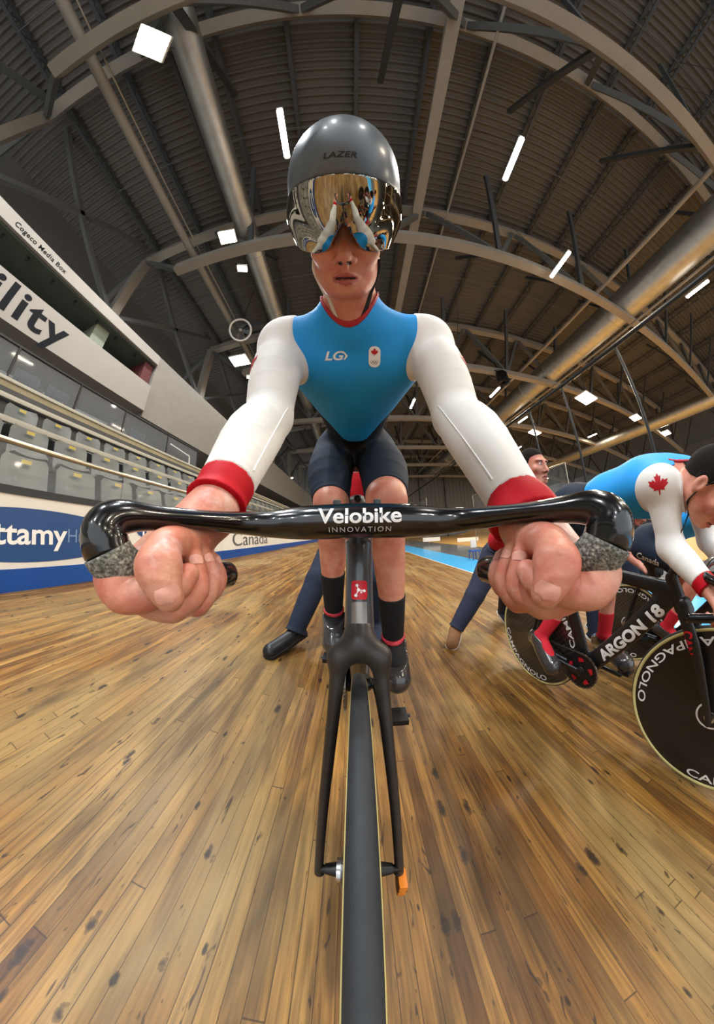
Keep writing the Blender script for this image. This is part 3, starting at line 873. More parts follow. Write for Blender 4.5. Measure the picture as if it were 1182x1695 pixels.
m_ = MB(); m_.bar((0, 0, .3), (.0, .1, 4.3), .04); m_.bar((.2, .1, .1), (1.15, .3, .5), .3); m_.build('hanger', M_DKSTEEL, t)
# loudspeaker cluster
c = PWy(828, 630, 11.4)
t = empty('loudspeaker', 'black loudspeaker cluster hung from the third truss', 'loudspeaker', loc=tuple(c))
for k in range(3):
    m_ = MB(); R = np.array(Matrix.Rotation(-.5 + .5 * k, 3, 'Z')); m_.box(R @ np.array([0, -.3, 0]), (.55, .6, .95), R, taper=.85); m_.build('cabinet', M_BLACK, t, bevel=.03)
m_ = MB(); m_.bar((0, 0, .4), (0, 0, 3.2), .06); m_.tube([(.7 * math.cos(a), .5 * math.sin(a), .55) for a in np.linspace(0, 2 * PI, 20)], .03, 6); m_.build('hanging_frame', M_BLACK, t)
# twin floodlight on the first truss
c = PWy(893, 12, -3.9)
t = empty('emergency_lamp', 'twin white emergency lamp on the truss at the top of the view', 'lamp', loc=tuple(c))
for s in (-.16, .16):
    m_ = MB(); m_.box((s, 0, -.1), (.24, .24, .24), np.array(Matrix.Rotation(s * 3, 3, 'Z'))); m_.build('lamp_head', M_WHITE, t, bevel=.03)
m_ = MB(); m_.box((0, .0, .1), (.5, .16, .14)); m_.build('housing', M_WHITE, t)

# ---------------------------------------------------------------- lamps
LAMP_GAIN = .40
def tone(x): return (.90, .95, 1.) if x < -1 else ((1, .97, .92) if x < 9 else (1, .86, .66))
def area(name, loc, rot, sx, sy, power, col=(1, .965, .91), parent=None):
    l = bpy.data.lights.new(name, 'AREA'); l.shape = 'RECTANGLE'; l.size = sx; l.size_y = sy; l.energy = power * LAMP_GAIN * (1 if col[2] > .7 else 1.75); l.color = col
    o = bpy.data.objects.new(name, l); COL.objects.link(o); o.location = loc; o.rotation_euler = rot
    if parent: o.parent = parent
    return o
def hang(c):
    if abs(c[0] + 3.95) < .5: return 13 - .47 - c[2]
    if abs(c[0] - 16.6) < 1.3: return 12.8 - 1.1 - c[2]
    return max(.3, zdeck(c[0]) - c[2] - .5)
def panel_lamp(c, s, power, lab, tilt=(0, 0), rz=0.):
    t = empty('high_bay_lamp', lab, 'lamp', 'square lamps under the roof', loc=tuple(c)); t.rotation_euler = (tilt[0], tilt[1], rz)
    m_ = MB(); m_.box((0, 0, .08), (s, s * .8, .10)); m_.build('housing', M_WHITE, t)
    m_ = MB(); m_.box((0, 0, .02), (s * .94, s * .74, .02)); m_.build('diffuser', M_LAMP, t)
    m_ = MB(); m_.bar((0, 0, .12), (0, 0, hang(c)), .03); m_.build('hanger', M_DKSTEEL, t)
    area('lamp_light', (0, 0, -.02), (0, 0, 0), s * .9, s * .7, power, tone(c[0]), parent=t)
def tube_lamp(c, L, power, lab, w=.17):
    t = empty('strip_lamp', lab, 'lamp', 'strip lamps under the roof', loc=tuple(c))
    m_ = MB(); m_.tube([(0, -L / 2 - .02, .05), (0, L / 2 + .02, .05)], w * .5, 14); m_.build('housing', M_WHITE, t)
    m_ = MB(); m_.tube([(0, y, 0) for y in (-L / 2, -L / 2 + .04, L / 2 - .04, L / 2)], [w * .2, w * .5, w * .5, w * .2], 14); m_.build('diffuser', M_LAMP, t)
    for yy in (-L / 3, L / 3):
        m_ = MB(); m_.bar((0, yy, .1), (0, yy, hang(c)), .02); m_.build('hanger', M_DKSTEEL, t)
    area('lamp_light', (0, 0, -w * .6), (0, 0, 0), w, L, power, tone(c[0]), parent=t)
H = 11.2
def at(px_, py_, z): return PWz(px_, py_, z)
panel_lamp(at(250, 72, H), .80, 900, 'largest glowing square lamp, top left under the roof', rz=.78)
panel_lamp(at(376, 393, H), .62, 900, 'glowing square lamp left of the helmet visor', rz=.1)
panel_lamp(at(401, 446, H), .40, 300, 'small square lamp just below the lamp left of the visor', tilt=(.3, 0), rz=.3)
panel_lamp(at(397, 598, H), 1.1, 800, 'round glowing lamp beside the rider left of the shoulder')  # panel enlarged so its face stands in for the lamp's glow
panel_lamp(at(413, 625, H), .34, 200, 'small square lamp just below the round glow by the shoulder', rz=.4)
tube_lamp(at(469, 221, H), 1.36, 700, 'strip lamp touching the left side of the helmet')
tube_lamp(at(850, 263, H), 1.40, 700, 'strip lamp to the right of the helmet')
tube_lamp(at(683, 668, H), 1.36, 500, 'strip lamp beside the waist of the rider')
tube_lamp(at(1155, 478, H), 1.40, 500, 'strip lamp high at the right edge of the view')
tube_lamp(at(865, 695, H), 1.4, 300, 'strip lamp above the head of the man in the red shirt')
tube_lamp(at(980, 721, H), 1.4, 300, 'strip lamp above the back of the second rider')
for (x, y, s, p, lab) in ((970, 660, 1.5, 1400, 'brightest floodlight over the infield'), (885, 717, 1.1, 800, 'floodlight left of the brightest one, above the man in red'), (1052, 692, 1.1, 800, 'floodlight right of the brightest one'), (1103, 717, 1.2, 900, 'floodlight above the neck of the second rider'),  # floods made wider to draw their glow as lit surface
                   (757, 598, .5, 300, 'square lamp behind the left sleeve leaf'), (755, 745, .5, 200, 'small far lamp right of the rider thigh'), (905, 792, .5, 200, 'small far lamp behind the man in red, by his ear'), (950, 800, .5, 200, 'small far lamp above the blue back')):
    panel_lamp(at(x, y, H - 1.2), s, p, lab, tilt=(0, .25))
# lamps behind the camera that light the near track
OUT = 'strip lamp outside the view, lighting the near end of the hall'
for (x, y, lab) in ((-1.6, -9, OUT), (5.2, -9, OUT), (12, -6, OUT), (-5, -12, OUT), (20, -3, OUT), (30, 0, OUT), (9, 3, 'strip lamp beside the truss, between the helmet and the wide duct'), (0, 12, 'strip lamp hidden behind the chest of the nearest rider'),
                    (11.5, 13, 'strip lamp next to the black loudspeaker'), (23, 24, 'strip lamp above the left side of the head of the man in red'), (4, 26, 'strip lamp far down the hall right of the nearest thigh'), (28, 34, 'strip lamp behind the neck of the man in red')):
    tube_lamp((x, y, H), 1.4, 620, lab)
# orange glow lamps by the far wall
for i, (x, y) in enumerate(((462, 783), (472, 788), (480, 791))):
    c = PWy(x, y, 44)
    mb = MB(); mb.box((0, 0, 0), (1.2, .15, .2)); o = mb.build('wall_lamp', M_LAMPW); o.location = c; tag(o, 'warm lamp on the far wall seen past the right elbow', 'lamp', 'three warm lamps on the far wall')

# ---------------------------------------------------------------- netting frames at the edge of the infield
M_NET = mat('grey netting', (120, 124, 122), .8, alpha=.22, noise=.3, scale=40)
XN = 9.9; zt_ = .85 + .621 * XN
long_tube('net_rail', XN, zt_, -8, 40, .09, M_BLACK, 'long black overhead rail with hanging poles at the right', 'rail')
for i, (a, b) in enumerate((((1018, 575), (1079, 726)), ((928, 640), (965, 762)), ((877, 685), (891, 746)), ((1182, 420), (1182, 600)))):
    if i == 3: y = -2
    else: y = PWx(a[0], a[1], XN)[1]
    mb = MB(); mb.tube([(0, 0, zf(XR)), (0, 0, zt_ * .5), (0, 0, zt_ - .10)], .055, 10); o = mb.build('net_pole', M_BLACK); o.location = (XN, y, 0)
    tag(o, ['black vertical pole below the overhead rail, right of the brightest floodlight', 'black vertical pole behind the blue back', 'black vertical pole behind the man in red', 'black vertical pole beyond the right edge of the view'][i], 'pole')
for y0, y1, h, x, lab in ((8.5, 13.5, 4.6, 11.5, 'grey hanging net behind the man in the red shirt'), (14, 19, 4.6, 11.5, 'grey hanging net right of the rider sleeve'), (24, 34, 5.2, 8.5, 'pale hanging net far down the infield')):
    t = empty('safety_net', lab, 'net', 'nets round the infield', loc=(x, y0, zf(XR)))
    m_ = MB(); n = 60
    m_.grid(np.array([[(.05 * math.sin(k * .9) + .03 * math.sin(k * 2.3), (y1 - y0) * k / n, z) for z in (0.02, h)] for k in range(n + 1)])); m_.build('netting', M_NET, t)
    m_ = MB(); m_.tube([(0, 0, h), (0, y1 - y0, h)], .03, 8); m_.tube([(0, 0, 0), (0, 0, h)], .03, 8); m_.tube([(0, y1 - y0, 0), (0, y1 - y0, h)], .03, 8); m_.build('frame', M_RAIL, t)

# ---------------------------------------------------------------- world light added as fill, entering at the open end behind the camera
w = bpy.data.worlds.new('hall'); SC.world = w; w.use_nodes = True
bg = w.node_tree.nodes['Background']; bg.inputs[0].default_value = (.9, .95, 1, 1); bg.inputs[1].default_value = 1.3
SC.view_settings.view_transform = 'Standard'; SC.view_settings.look = 'None'
SC.view_settings.exposure = .35; SC.view_settings.gamma = 1; SC.view_settings.use_curve_mapping = False
SC.cycles.use_denoising = True
SC.cycles.max_bounces = 8; SC.cycles.diffuse_bounces = 4; SC.cycles.glossy_bounces = 4; SC.cycles.transparent_max_bounces = 12
SC.cycles.sample_clamp_indirect = 6
# ================================================================ bicycles
M_CARB = mat('satin carbon', (24, 23, 23), .38, noise=.08, scale=60, coat=.25, coat_rough=.25)
M_FORK = mat('brown black carbon', (46, 42, 39), .42, noise=.08, scale=80)
M_GLOSS = mat('gloss black lacquer', (8, 9, 12), .22, spec=.45, noise=.02, coat=.75, coat_rough=.07)
M_HT = mat('clear coated grey carbon', (70, 74, 78), .3, metal=.35, noise=.1, scale=60, coat=.5)
M_TREAD = mat('black tread rubber', (36, 39, 42), .62, noise=.12, scale=60, bump=.2, bscale=900)
M_TAN = mat('pale yellow sidewall', (206, 196, 132), .6, noise=.05)
M_SILVER = mat('bare alloy', (190, 190, 188), .28, metal=1., noise=.05)
M_STEELB = mat('dull brushed plate', (140, 136, 130), .35, metal=.8, noise=.06)
M_ORANGE = mat('orange clip', (240, 138, 36), .45, noise=.04)
M_CHAIN = mat('chain steel', (120, 112, 100), .35, metal=.9, noise=.2, scale=300)
def grip_mat():
    m, nt, b = new_mat('gritty grey grip'); L = nt.links.new; N = nt.nodes.new
    tc = N('ShaderNodeTexCoord'); v = N('ShaderNodeTexVoronoi'); v.inputs['Scale'].default_value = 520; L(tc.outputs['Object'], v.inputs['Vector'])
    n = N('ShaderNodeTexNoise'); n.inputs['Scale'].default_value = 420; n.inputs['Detail'].default_value = 5; L(tc.outputs['Object'], n.inputs['Vector'])
    r = N('ShaderNodeValToRGB'); e = r.color_ramp.elements; e[0].position = .36; e[0].color = lin((74, 76, 71)); e[1].position = .70; e[1].color = lin((172, 171, 160)); k = e.new(.5); k.color = lin((112, 113, 105))
    L(n.outputs['Fac'], r.inputs[0]); L(r.outputs[0], b.inputs['Base Color']); b.inputs['Roughness'].default_value = .85
    bp = N('ShaderNodeBump'); bp.inputs['Strength'].default_value = .8; bp.inputs['Distance'].default_value = .001; L(v.outputs['Distance'], bp.inputs['Height']); L(bp.outputs['Normal'], b.inputs['Normal'])
    return m
M_GRIP = grip_mat()
def carbon_weave():
    m, nt, b = new_mat('woven carbon disc'); L = nt.links.new; N = nt.nodes.new
    tc = N('ShaderNodeTexCoord'); mp = N('ShaderNodeMapping'); mp.inputs['Rotation'].default_value = (0, 0, 0); L(tc.outputs['Object'], mp.inputs[0])
    c = N('ShaderNodeTexChecker'); c.inputs['Scale'].default_value = 52; c.inputs[1].default_value = lin((24, 22, 20)); c.inputs[2].default_value = lin((52, 48, 42)); L(mp.outputs[0], c.inputs[0])
    L(c.outputs[0], b.inputs['Base Color']); b.inputs['Roughness'].default_value = .32; b.inputs['Coat Weight'].default_value = .6; b.inputs['Coat Roughness'].default_value = .08
    return m
M_WEAVE = carbon_weave()
M_DISC = mat('black disc', (20, 18, 17), .34, noise=.1, scale=40, coat=.4, coat_rough=.12)
RX = np.array([[0, 0, 1, 0], [0, 1, 0, 0], [-1, 0, 0, 0], [0, 0, 0, 1]], float)   # lathe axis -> x
def MX(x, y, z):
    M = RX.copy(); M[:3, 3] = (x, y, z); return M
def wheel(root, y, x=0., R=.335, weave=False, text=None, tr=.0112, rot=0.):
    """solid disc wheel: disc, rim tyre with pale sidewalls, hub; parts of the bicycle"""
    d = MB(); Rr = R - 2 * tr + .002
    prof = [(.0, .026), (.03, .026), (.05, .018), (Rr * .75, .0125), (Rr - .02, .0115), (Rr, .0085), (Rr, -.0085), (Rr - .02, -.0115), (Rr * .75, -.0125), (.05, -.018), (.03, -.026), (0, -.026)]
    d.lathe(prof, 72, np.array(MX(0, 0, 0)))
    w = d.build('disc_wheel', M_WEAVE if weave else M_DISC, root, smooth=35); w.location = (x, y, R)
    t = MB(); n = 22; pr = []
    for k in range(n):
        a = 2 * PI * k / n; pr.append((R - tr + tr * math.cos(a), tr * .98 * math.sin(a)))
    # tread on the outside, pale walls towards the rim
    seg = 120
    V = []
    for j in range(seg):
        b_ = 2 * PI * j / seg
        for (r, zz) in pr: V.append((zz, r * math.cos(b_), r * math.sin(b_)))
    for j in range(seg):
        pass
    Ft, Fw = [], []
    for j in range(seg):
        for k in range(n):
            f = (j * n + k, j * n + (k + 1) % n, ((j + 1) % seg) * n + (k + 1) % n, ((j + 1) % seg) * n + k)
            am = abs(((k + .5) / n * 360 + 180) % 360 - 180)
            (Ft if am < 64 else Fw).append(f)
    t.add(V, Ft, 0); b0 = len(t.v)
    t.f += [tuple(f) for f in Fw]; t.m += [1] * len(Fw)
    ty = t.build('tyre', [M_TREAD, M_TAN], w)
    h = MB(); h.tube([(-.05, 0, 0), (-.03, 0, 0), (.03, 0, 0), (.05, 0, 0)], [.0085, .0125, .0125, .0085], 20); h.tube([(-.0315, 0, 0), (-.027, 0, 0)], .021, 24); h.tube([(.027, 0, 0), (.0315, 0, 0)], .021, 24)
    h.build('hub', M_BLACK, w); h = MB(); h.tube([(-.0325, 0, 0), (-.026, 0, 0)], .0215, 24); h.build('hub_flange', M_SILVER, w)
    if text:
        for sgn in (-1, 1):
            Rt = R - .050
            for (word, a0, da, sz) in text:
                a0 = a0 + rot
                fn = (lambda u, v, a0=a0: (sgn * (.0125 + .001), (Rt - v) * math.sin(a0 + u / Rt) * -sgn, (Rt - v) * math.cos(a0 + u / Rt)))
                tm = MB(); letter(tm, word, sz, fn, bold=.012, width=da * Rt); tm.build('lettering', M_LETW, w)
            rg = MB(); ringn = 40
            arc = lambda r, a: (sgn * .0192, r * math.sin(a), r * math.cos(a))
            aa = np.linspace(.5, 2 * PI - .5, ringn)
            rg.add([arc(.048, a) for a in aa] + [arc(.055, a) for a in aa], [(i, i + 1, ringn + i + 1, ringn + i) for i in range(ringn - 1)])
            aa = np.linspace(-.2, .2, 5)
            rg.build('hub_emblem', M_LETW, w)
    return w
def drive(root, BB, RA, ang, side=-1, red=False, R1=.098, R2=.032):
    x = side * .045
    c = MB()
    n = 96; pr = []
    for k in range(n):
        a = 2 * PI * k / n; r = R1 + (.0035 if k % 2 else -.002); pr.append((r * math.cos(a), r * math.sin(a)))
    Rm = np.array([[0, 0, 1], [1, 0, 0], [0, 1, 0]]).astype(float)     # local x->y, y->z, z->x
    c.prism(pr, -.002, .002, Rm, (x, BB[0], BB[1]))
    c.lathe([(.0, .008), (.03, .008), (.034, .004), (.07, .004), (.07, -.004), (0, -.004)], 40, MX(x, BB[0], BB[1]))
    ch = c.build('chainring', M_BLACK if red else M_DISC, root, smooth=30)
    if red:
        for k in range(5):
            rr = MB()
            a = 2 * PI * k / 5 + .3
            pts = [(.052, a - .3), (.078, a - .26), (.078, a + .1), (.066, a + .26), (.056, a + .05)]
            rr.add([(x + side * .006, BB[0] + r * math.cos(t), BB[1] + r * math.sin(t)) for r, t in pts], [(0, 1, 2, 3, 4)])
            rr.build('spider_panel', M_RED, ch, label='red panel of the chainring')
    # chain: two straight runs and two wraps, as separate little rollers along a loop
    P = []
    y0, z0 = BB; y1, z1 = RA
    D = math.hypot(y1 - y0, z1 - z0); th = math.atan2(z1 - z0, y1 - y0); al = math.acos((R1 - R2) / D)
    for a in np.linspace(th + al, th + 2 * PI - al, 40): P.append((y0 + R1 * math.cos(a), z0 + R1 * math.sin(a)))
    for a in np.linspace(th + 2 * PI - al, th + 2 * PI + al, 14): P.append((y1 + R2 * math.cos(a), z1 + R2 * math.sin(a)))
    P.append(P[0]); P = np.array(P); S = np.concatenate([[0], np.cumsum(np.linalg.norm(np.diff(P, axis=0), axis=1))])
    k = MB(); N_ = 92
    for i in range(N_):
        s = S[-1] * i / N_; q = np.array([np.interp(s, S, P[:, 0]), np.interp(s, S, P[:, 1])]); q2 = np.array([np.interp(s + .01, S, P[:, 0]), np.interp(s + .01, S, P[:, 1])])
        d = nrm(q2 - q); k.bar((x, q[0] - d[0] * .0065, q[1] - d[1] * .0065), (x, q[0] + d[0] * .0065, q[1] + d[1] * .0065), .0035 if i % 2 else .0085, .008, up=(1, 0, 0))
    k.build('chain', M_CHAIN, root, smooth=0)
    co = MB(); co.lathe([(0, .003), (R2, .003), (R2, -.003), (0, -.003)], 30, MX(x, RA[0], RA[1])); co.build('rear_cog', M_SILVER, root)
    for s in (-1, 1):
        d = np.array([math.cos(ang), math.sin(ang)]) * (.165 if s == 1 else -.165)
        a = np.array([s * .062, BB[0], BB[1]]); b = np.array([s * .072, BB[0] + d[0], BB[1] + d[1]])
        m_ = MB(); m_.tube([a, (a + b) / 2, b], [.018, .012, .013], 12, ry=[.011, .008, .009], up=(1, 0, 0)); cr = m_.build('crank_arm', M_CARB, root)
        m_ = MB(); m_.box(b + [s * .05, 0, 0], (.062, .062, .02)); m_.tube([b, b + [s * .09, 0, 0]], .006, 8); m_.build('pedal', M_BLACK, root, bevel=.004)
    m_ = MB(); m_.tube([(-.07, BB[0], BB[1]), (.07, BB[0], BB[1])], .021, 20); m_.build('bottom_bracket', M_CARB, root)
def frame_set(root, m, ht0, ht1, BB, RA, seat, aero=1.):
    """main tubes joined in one moulded frame"""
    f = Field()
    X = lambda y, z, x=0.: np.array([x, y, z])
    fl = (np.array([1., 0, 0]), 2.1 * aero)
    def deep(a, b, ra, rb, k=.03): f.rc(a, b, ra, rb, k, flat=fl)
    deep(X(*ht0) + [0, .02, 0], X(*BB), .042, .048)
    deep(X(*ht1) + [0, .01, -.01], X(seat[0] - .03, seat[1] - .10), .030, .026)
    deep(X(*BB), X(seat[0] - .01, seat[1] - .04), .040, .030)
    f.rc(X(*BB, -.03), X(*BB, .03), .03, .03, .02)
    for s in (-1, 1):
        f.chain([X(BB[0] + .02, BB[1], s * .025), X(BB[0] + .16, BB[1] + .012, s * .038), X(RA[0], RA[1], s * .055)], [.020, .014, .011])
        f.chain([X(seat[0] + .01, seat[1] - .22, s * .012), X((seat[0] + RA[0]) / 2 + .02, (seat[1] + RA[1]) / 2 - .10, s * .03), X(RA[0], RA[1], s * .055)], [.016, .010, .009])
    o = surf('frame', f, .005, m, root)
    p = MB(); p.tube([X(seat[0] - .02, seat[1] - .12), X(seat[0], seat[1] - .02)], .012, 14, ry=.024, up=(0, 1, 0)); p.build('seat_post', m, root)
    s = Field(); s.chain([X(seat[0] - .13, seat[1] + .005), X(seat[0] - .02, seat[1] + .005), X(seat[0] + .08, seat[1] + .012)], [.016, .026, .05], .03)
    s.ell(X(seat[0] + .09, seat[1] + .012), (.068, .05, .026), k=.03)
    s._add(-1, (lambda P, z=seat[1] - .012: P[:, 2] - z), X(seat[0], seat[1]), 1., .01)
    surf('saddle', s, .005, M_BLACK, root)
    return o, f

# ---------------------------------------------------------------- the bicycle under the rider
bike = empty('track_bicycle', 'black track bicycle seen head-on from above its front wheel, under the rider in white sleeves', 'bicycle', M=MB_ @ Matrix.Translation((.003, .157, 0)))
OB = np.array([.003, .157, 0])
HT0, HT1, BBx, RAx = (.128, .715), (.168, .835), (.59, .285), (.97, .335)
wheel(bike, 0, tr=.0115)
wheel(bike, .97)
frame_set(bike, M_CARB, (.150, .735), (.19, .80), BBx, RAx, (.86, .99))
drive(bike, BBx, RAx, math.radians(184))
# fork
f = Field()
for s in (-1, 1):
    leg = [np.array(p) for p in ((s * .0255, .106, .692), (s * .0335, .084, .612), (s * .0485, .042, .47), (s * .0585, .006, .352), (s * .0595, -.002, .322))]
    f.chain(leg, [.0105, .0078, .0068, .0066, .0080], .012)
    f.chain([p + [0, .013, -.002] for p in leg[:-1]], [.010, .0075, .006, .0055], .012)
    f.rc((0, .114, .706), leg[0], .0165, .0108, .02)
f.rc((0, .116, .706), (0, .126, .722), .018, .0185, .012)
surf('fork', f, .0025, M_FORK, bike)
# head tube with badge, plate and the clear top spacer
ax = nrm(np.array([0, HT1[0] - HT0[0], HT1[1] - HT0[1]]))
m_ = MB(); m_.tube([np.array([0, HT0[0] + .006, HT0[1] + .006]) + ax * t for t in np.linspace(0, .118, 8)], [.0205, .0198, .0194, .0192, .0192, .0194, .0198, .0205], 40, ry=[.024] * 8, up=(0, -1, 0)); m_.build('head_tube', M_HT, bike)
def on_ht(t, off=.0006):
    c = np.array([0, HT0[0] + .006, HT0[1] + .006]) + ax * t; nf = nrm(np.array([0, -ax[2], ax[1]]))
    def fn(u, v):
        k = math.sqrt(max(0, 1 - (u / .0205)**2)); return c + ax * v + np.array([u, 0, 0]) + nf * (.024 * k + off)
    return fn
def rrect(w, h, r, n=5):
    P = []
    for cx, cy, a0 in ((w / 2 - r, h / 2 - r, 0), (-w / 2 + r, h / 2 - r, 90), (-w / 2 + r, -h / 2 + r, 180), (w / 2 - r, -h / 2 + r, 270)):
        for k in range(n + 1): a = math.radians(a0 + 90 * k / n); P.append((cx + r * math.cos(a), cy + r * math.sin(a)))
    return P
def sheet(mb, poly, fn, cuts=3):
    bm = bmesh.new(); bm.faces.new([bm.verts.new((x, y, 0)) for x, y in poly]); bmesh.ops.triangulate(bm, faces=bm.faces); bmesh.ops.subdivide_edges(bm, edges=bm.edges, cuts=cuts, use_grid_fill=True); bmesh.ops.triangulate(bm, faces=bm.faces)
    bm.verts.ensure_lookup_table(); mb.add(lay(fn, [(v.co.x, v.co.y) for v in bm.verts]), [[v.index for v in q.verts] for q in bm.faces]); bm.free()
TB = .050; TP = .020
m_ = MB(); sheet(m_, rrect(.021, .025, .004), on_ht(TB)); bdg = m_.build('head_badge', M_RED, bike, recalc=False)
m_ = MB()
dots = [(-.003, .006, .0019), (-.001, 0, .0022), (.0065, -.001, .0019), (-.0045, -.007, .0021), (.0025, -.003, .0013)]
for (x, y, r) in dots: sheet(m_, ellipse_poly(r, r, 16), (lambda u, v, x=x, y=y: on_ht(TB, .0011)(u + x, v + y)), 1)
for (a, b) in ((0, 1), (1, 2), (1, 3)):
    p, q = np.array(dots[a][:2]), np.array(dots[b][:2]); n_ = nrm(np.array([-(q - p)[1], (q - p)[0]])) * .0006
    sheet(m_, [p - n_, q - n_, q + n_, p + n_], on_ht(TB, .0010), 1)
m_.build('badge_emblem', M_LETW, bdg, recalc=False)
m_ = MB(); sheet(m_, rrect(.020, .029, .001), on_ht(TP)); m_.build('head_plate', M_STEELB, bike, recalc=False)
m_ = MB(); top = np.array([0, HT1[0] + .006, HT1[1] - .001])
m_.tube([top, top + ax * .014, top + ax * .03], [.0205, .0215, .018], 32, ry=[.024, .026, .03], up=(0, -1, 0)); m_.build('stem_spacer', mat('smoky spacer', (74, 76, 78), .2, noise=.05, coat=.6), bike)
# ---- handlebar with its built-in stem
TILT = .019
def bar_pt(p, s):
    q = PB(*p); q = np.array([abs(q[0]) * s, q[1], q[2]]); q[2] += TILT * q[0]; return q - OB
half = [(591, 862, .242), (545, 863, .2425), (500, 864, .243), (450, 865, .246), (400, 862, .243), (330, 856, .224), (260, 851, .206), (210, 848, .1985), (187, 855, .196), (176, 869, .194), (174, 887, .192), (180, 908, .191), (199, 930, .194), (228, 944, .207), (285, 948, .236), (335, 948, .268), (372, 947, .300)]
rad = [(.0245, .0195), (.0245, .0195), (.022, .0185), (.0165, .0150), (.0145, .0120), (.0145, .0098), (.0150, .0100), (.0155, .0125), (.0160, .0150), (.0162, .0165), (.0165, .0168), (.0160, .0162), (.0160, .0160), (.0160, .0160), (.0160, .0160), (.0160, .0160), (.0160, .0160)]
BARH = {}
for s in (-1, 1): BARH[s] = np.array([bar_pt(p, s) for p in half])
NG = 11
def dense(P, R, n=6):
    Q = catmull(P, n); r = catmull(np.array(R), n); return Q, r
m_ = MB()
loop = np.vstack([BARH[-1][:NG + 1][::-1], BARH[1][1:NG + 1]]); rl = rad[:NG + 1][::-1] + rad[1:NG + 1]
Q, r = dense(loop, rl); m_.tube(Q, r[:, 0], 28, ry=r[:, 1])
bar_o = m_.build('handlebar', M_GLOSS, bike, smooth=180)
for s in (-1, 1):
    Q, r = dense(BARH[s][NG - 1:], rad[NG - 1:]); n0 = 5
    m_ = MB(); m_.tube(Q[n0:-3], r[n0:-3, 0] + .0008, 24, ry=r[n0:-3, 1] + .0008); m_.build('grip', M_GRIP, bike, smooth=180, label='gritty grey grip on the lower bend of the bar')
    m_ = MB(); e = Q[-1]; d = nrm(Q[-1] - Q[-4]); m_.tube([e - d * .02, e + d * .004, e + d * .009, e + d * .0115], [.0168, .0168, .014, .006], 24); m_.build('bar_end_cap', M_GLOSS, bike, smooth=60)
m_ = MB(); c0 = BARH[1][0]; m_.tube([c0 + [0, .006, 0], c0 + [0, .045, -.008], np.array([0, HT1[0] + .012, c0[2] - .018])], [.026, .024, .021], 24, ry=[.019, .018, .016]); m_.build('stem', M_GLOSS, bike)
for s in (-1, 1):
    m_ = MB(); b0 = c0 + np.array([s * .024, .012, .0185 + TILT * s * .024]); m_.tube([b0, b0 + [0, 0, .006]], .0048, 12); m_.ball(b0 + [0, 0, .006], (.0048, .0048, .002)); m_.build('stem_bolt', M_DKSTEEL, bike)
def on_bar(z0, off=.0016):
    def fn(u, v):
        z = z0 + v; k = math.sqrt(max(.02, 1 - (z / .0195)**2)); yy = np.interp(abs(u), BARH[1][:4, 0], BARH[1][:4, 1])
        return np.array([u, yy - .0245 * k - off, c0[2] + z + TILT * u])
    return fn
m_ = MB(); letter(m_, 'Velobike', .0215, on_bar(.0030), bold=.022, width=.084); m_.build('lettering', M_LETW, bike, recalc=False)
m_ = MB(); letter(m_, 'INNOVATION', .0072, on_bar(-.0105), bold=.002, spacing=1.3, width=.063); m_.build('lettering', mat('silver lettering', (196, 196, 198), .4), bike, recalc=False)
# timing chip clipped to the fork end
m_ = MB(); m_.box((.0645, -.012, .296), (.013, .032, .050)); m_.box((.064, -.010, .266), (.010, .020, .018)); tc_ = m_.build('timing_chip', M_ORANGE, bike, bevel=.003, label='orange chip on the fork end')
m_ = MB(); m_.box((.0645, -.012, .298), (.0135, .0315, .005)); m_.build('strap', M_BLACK, tc_)
m_ = MB(); m_.tube([(-.062, 0, .335), (.062, 0, .335)], .0065, 14); m_.build('axle', M_BLACK, bike)
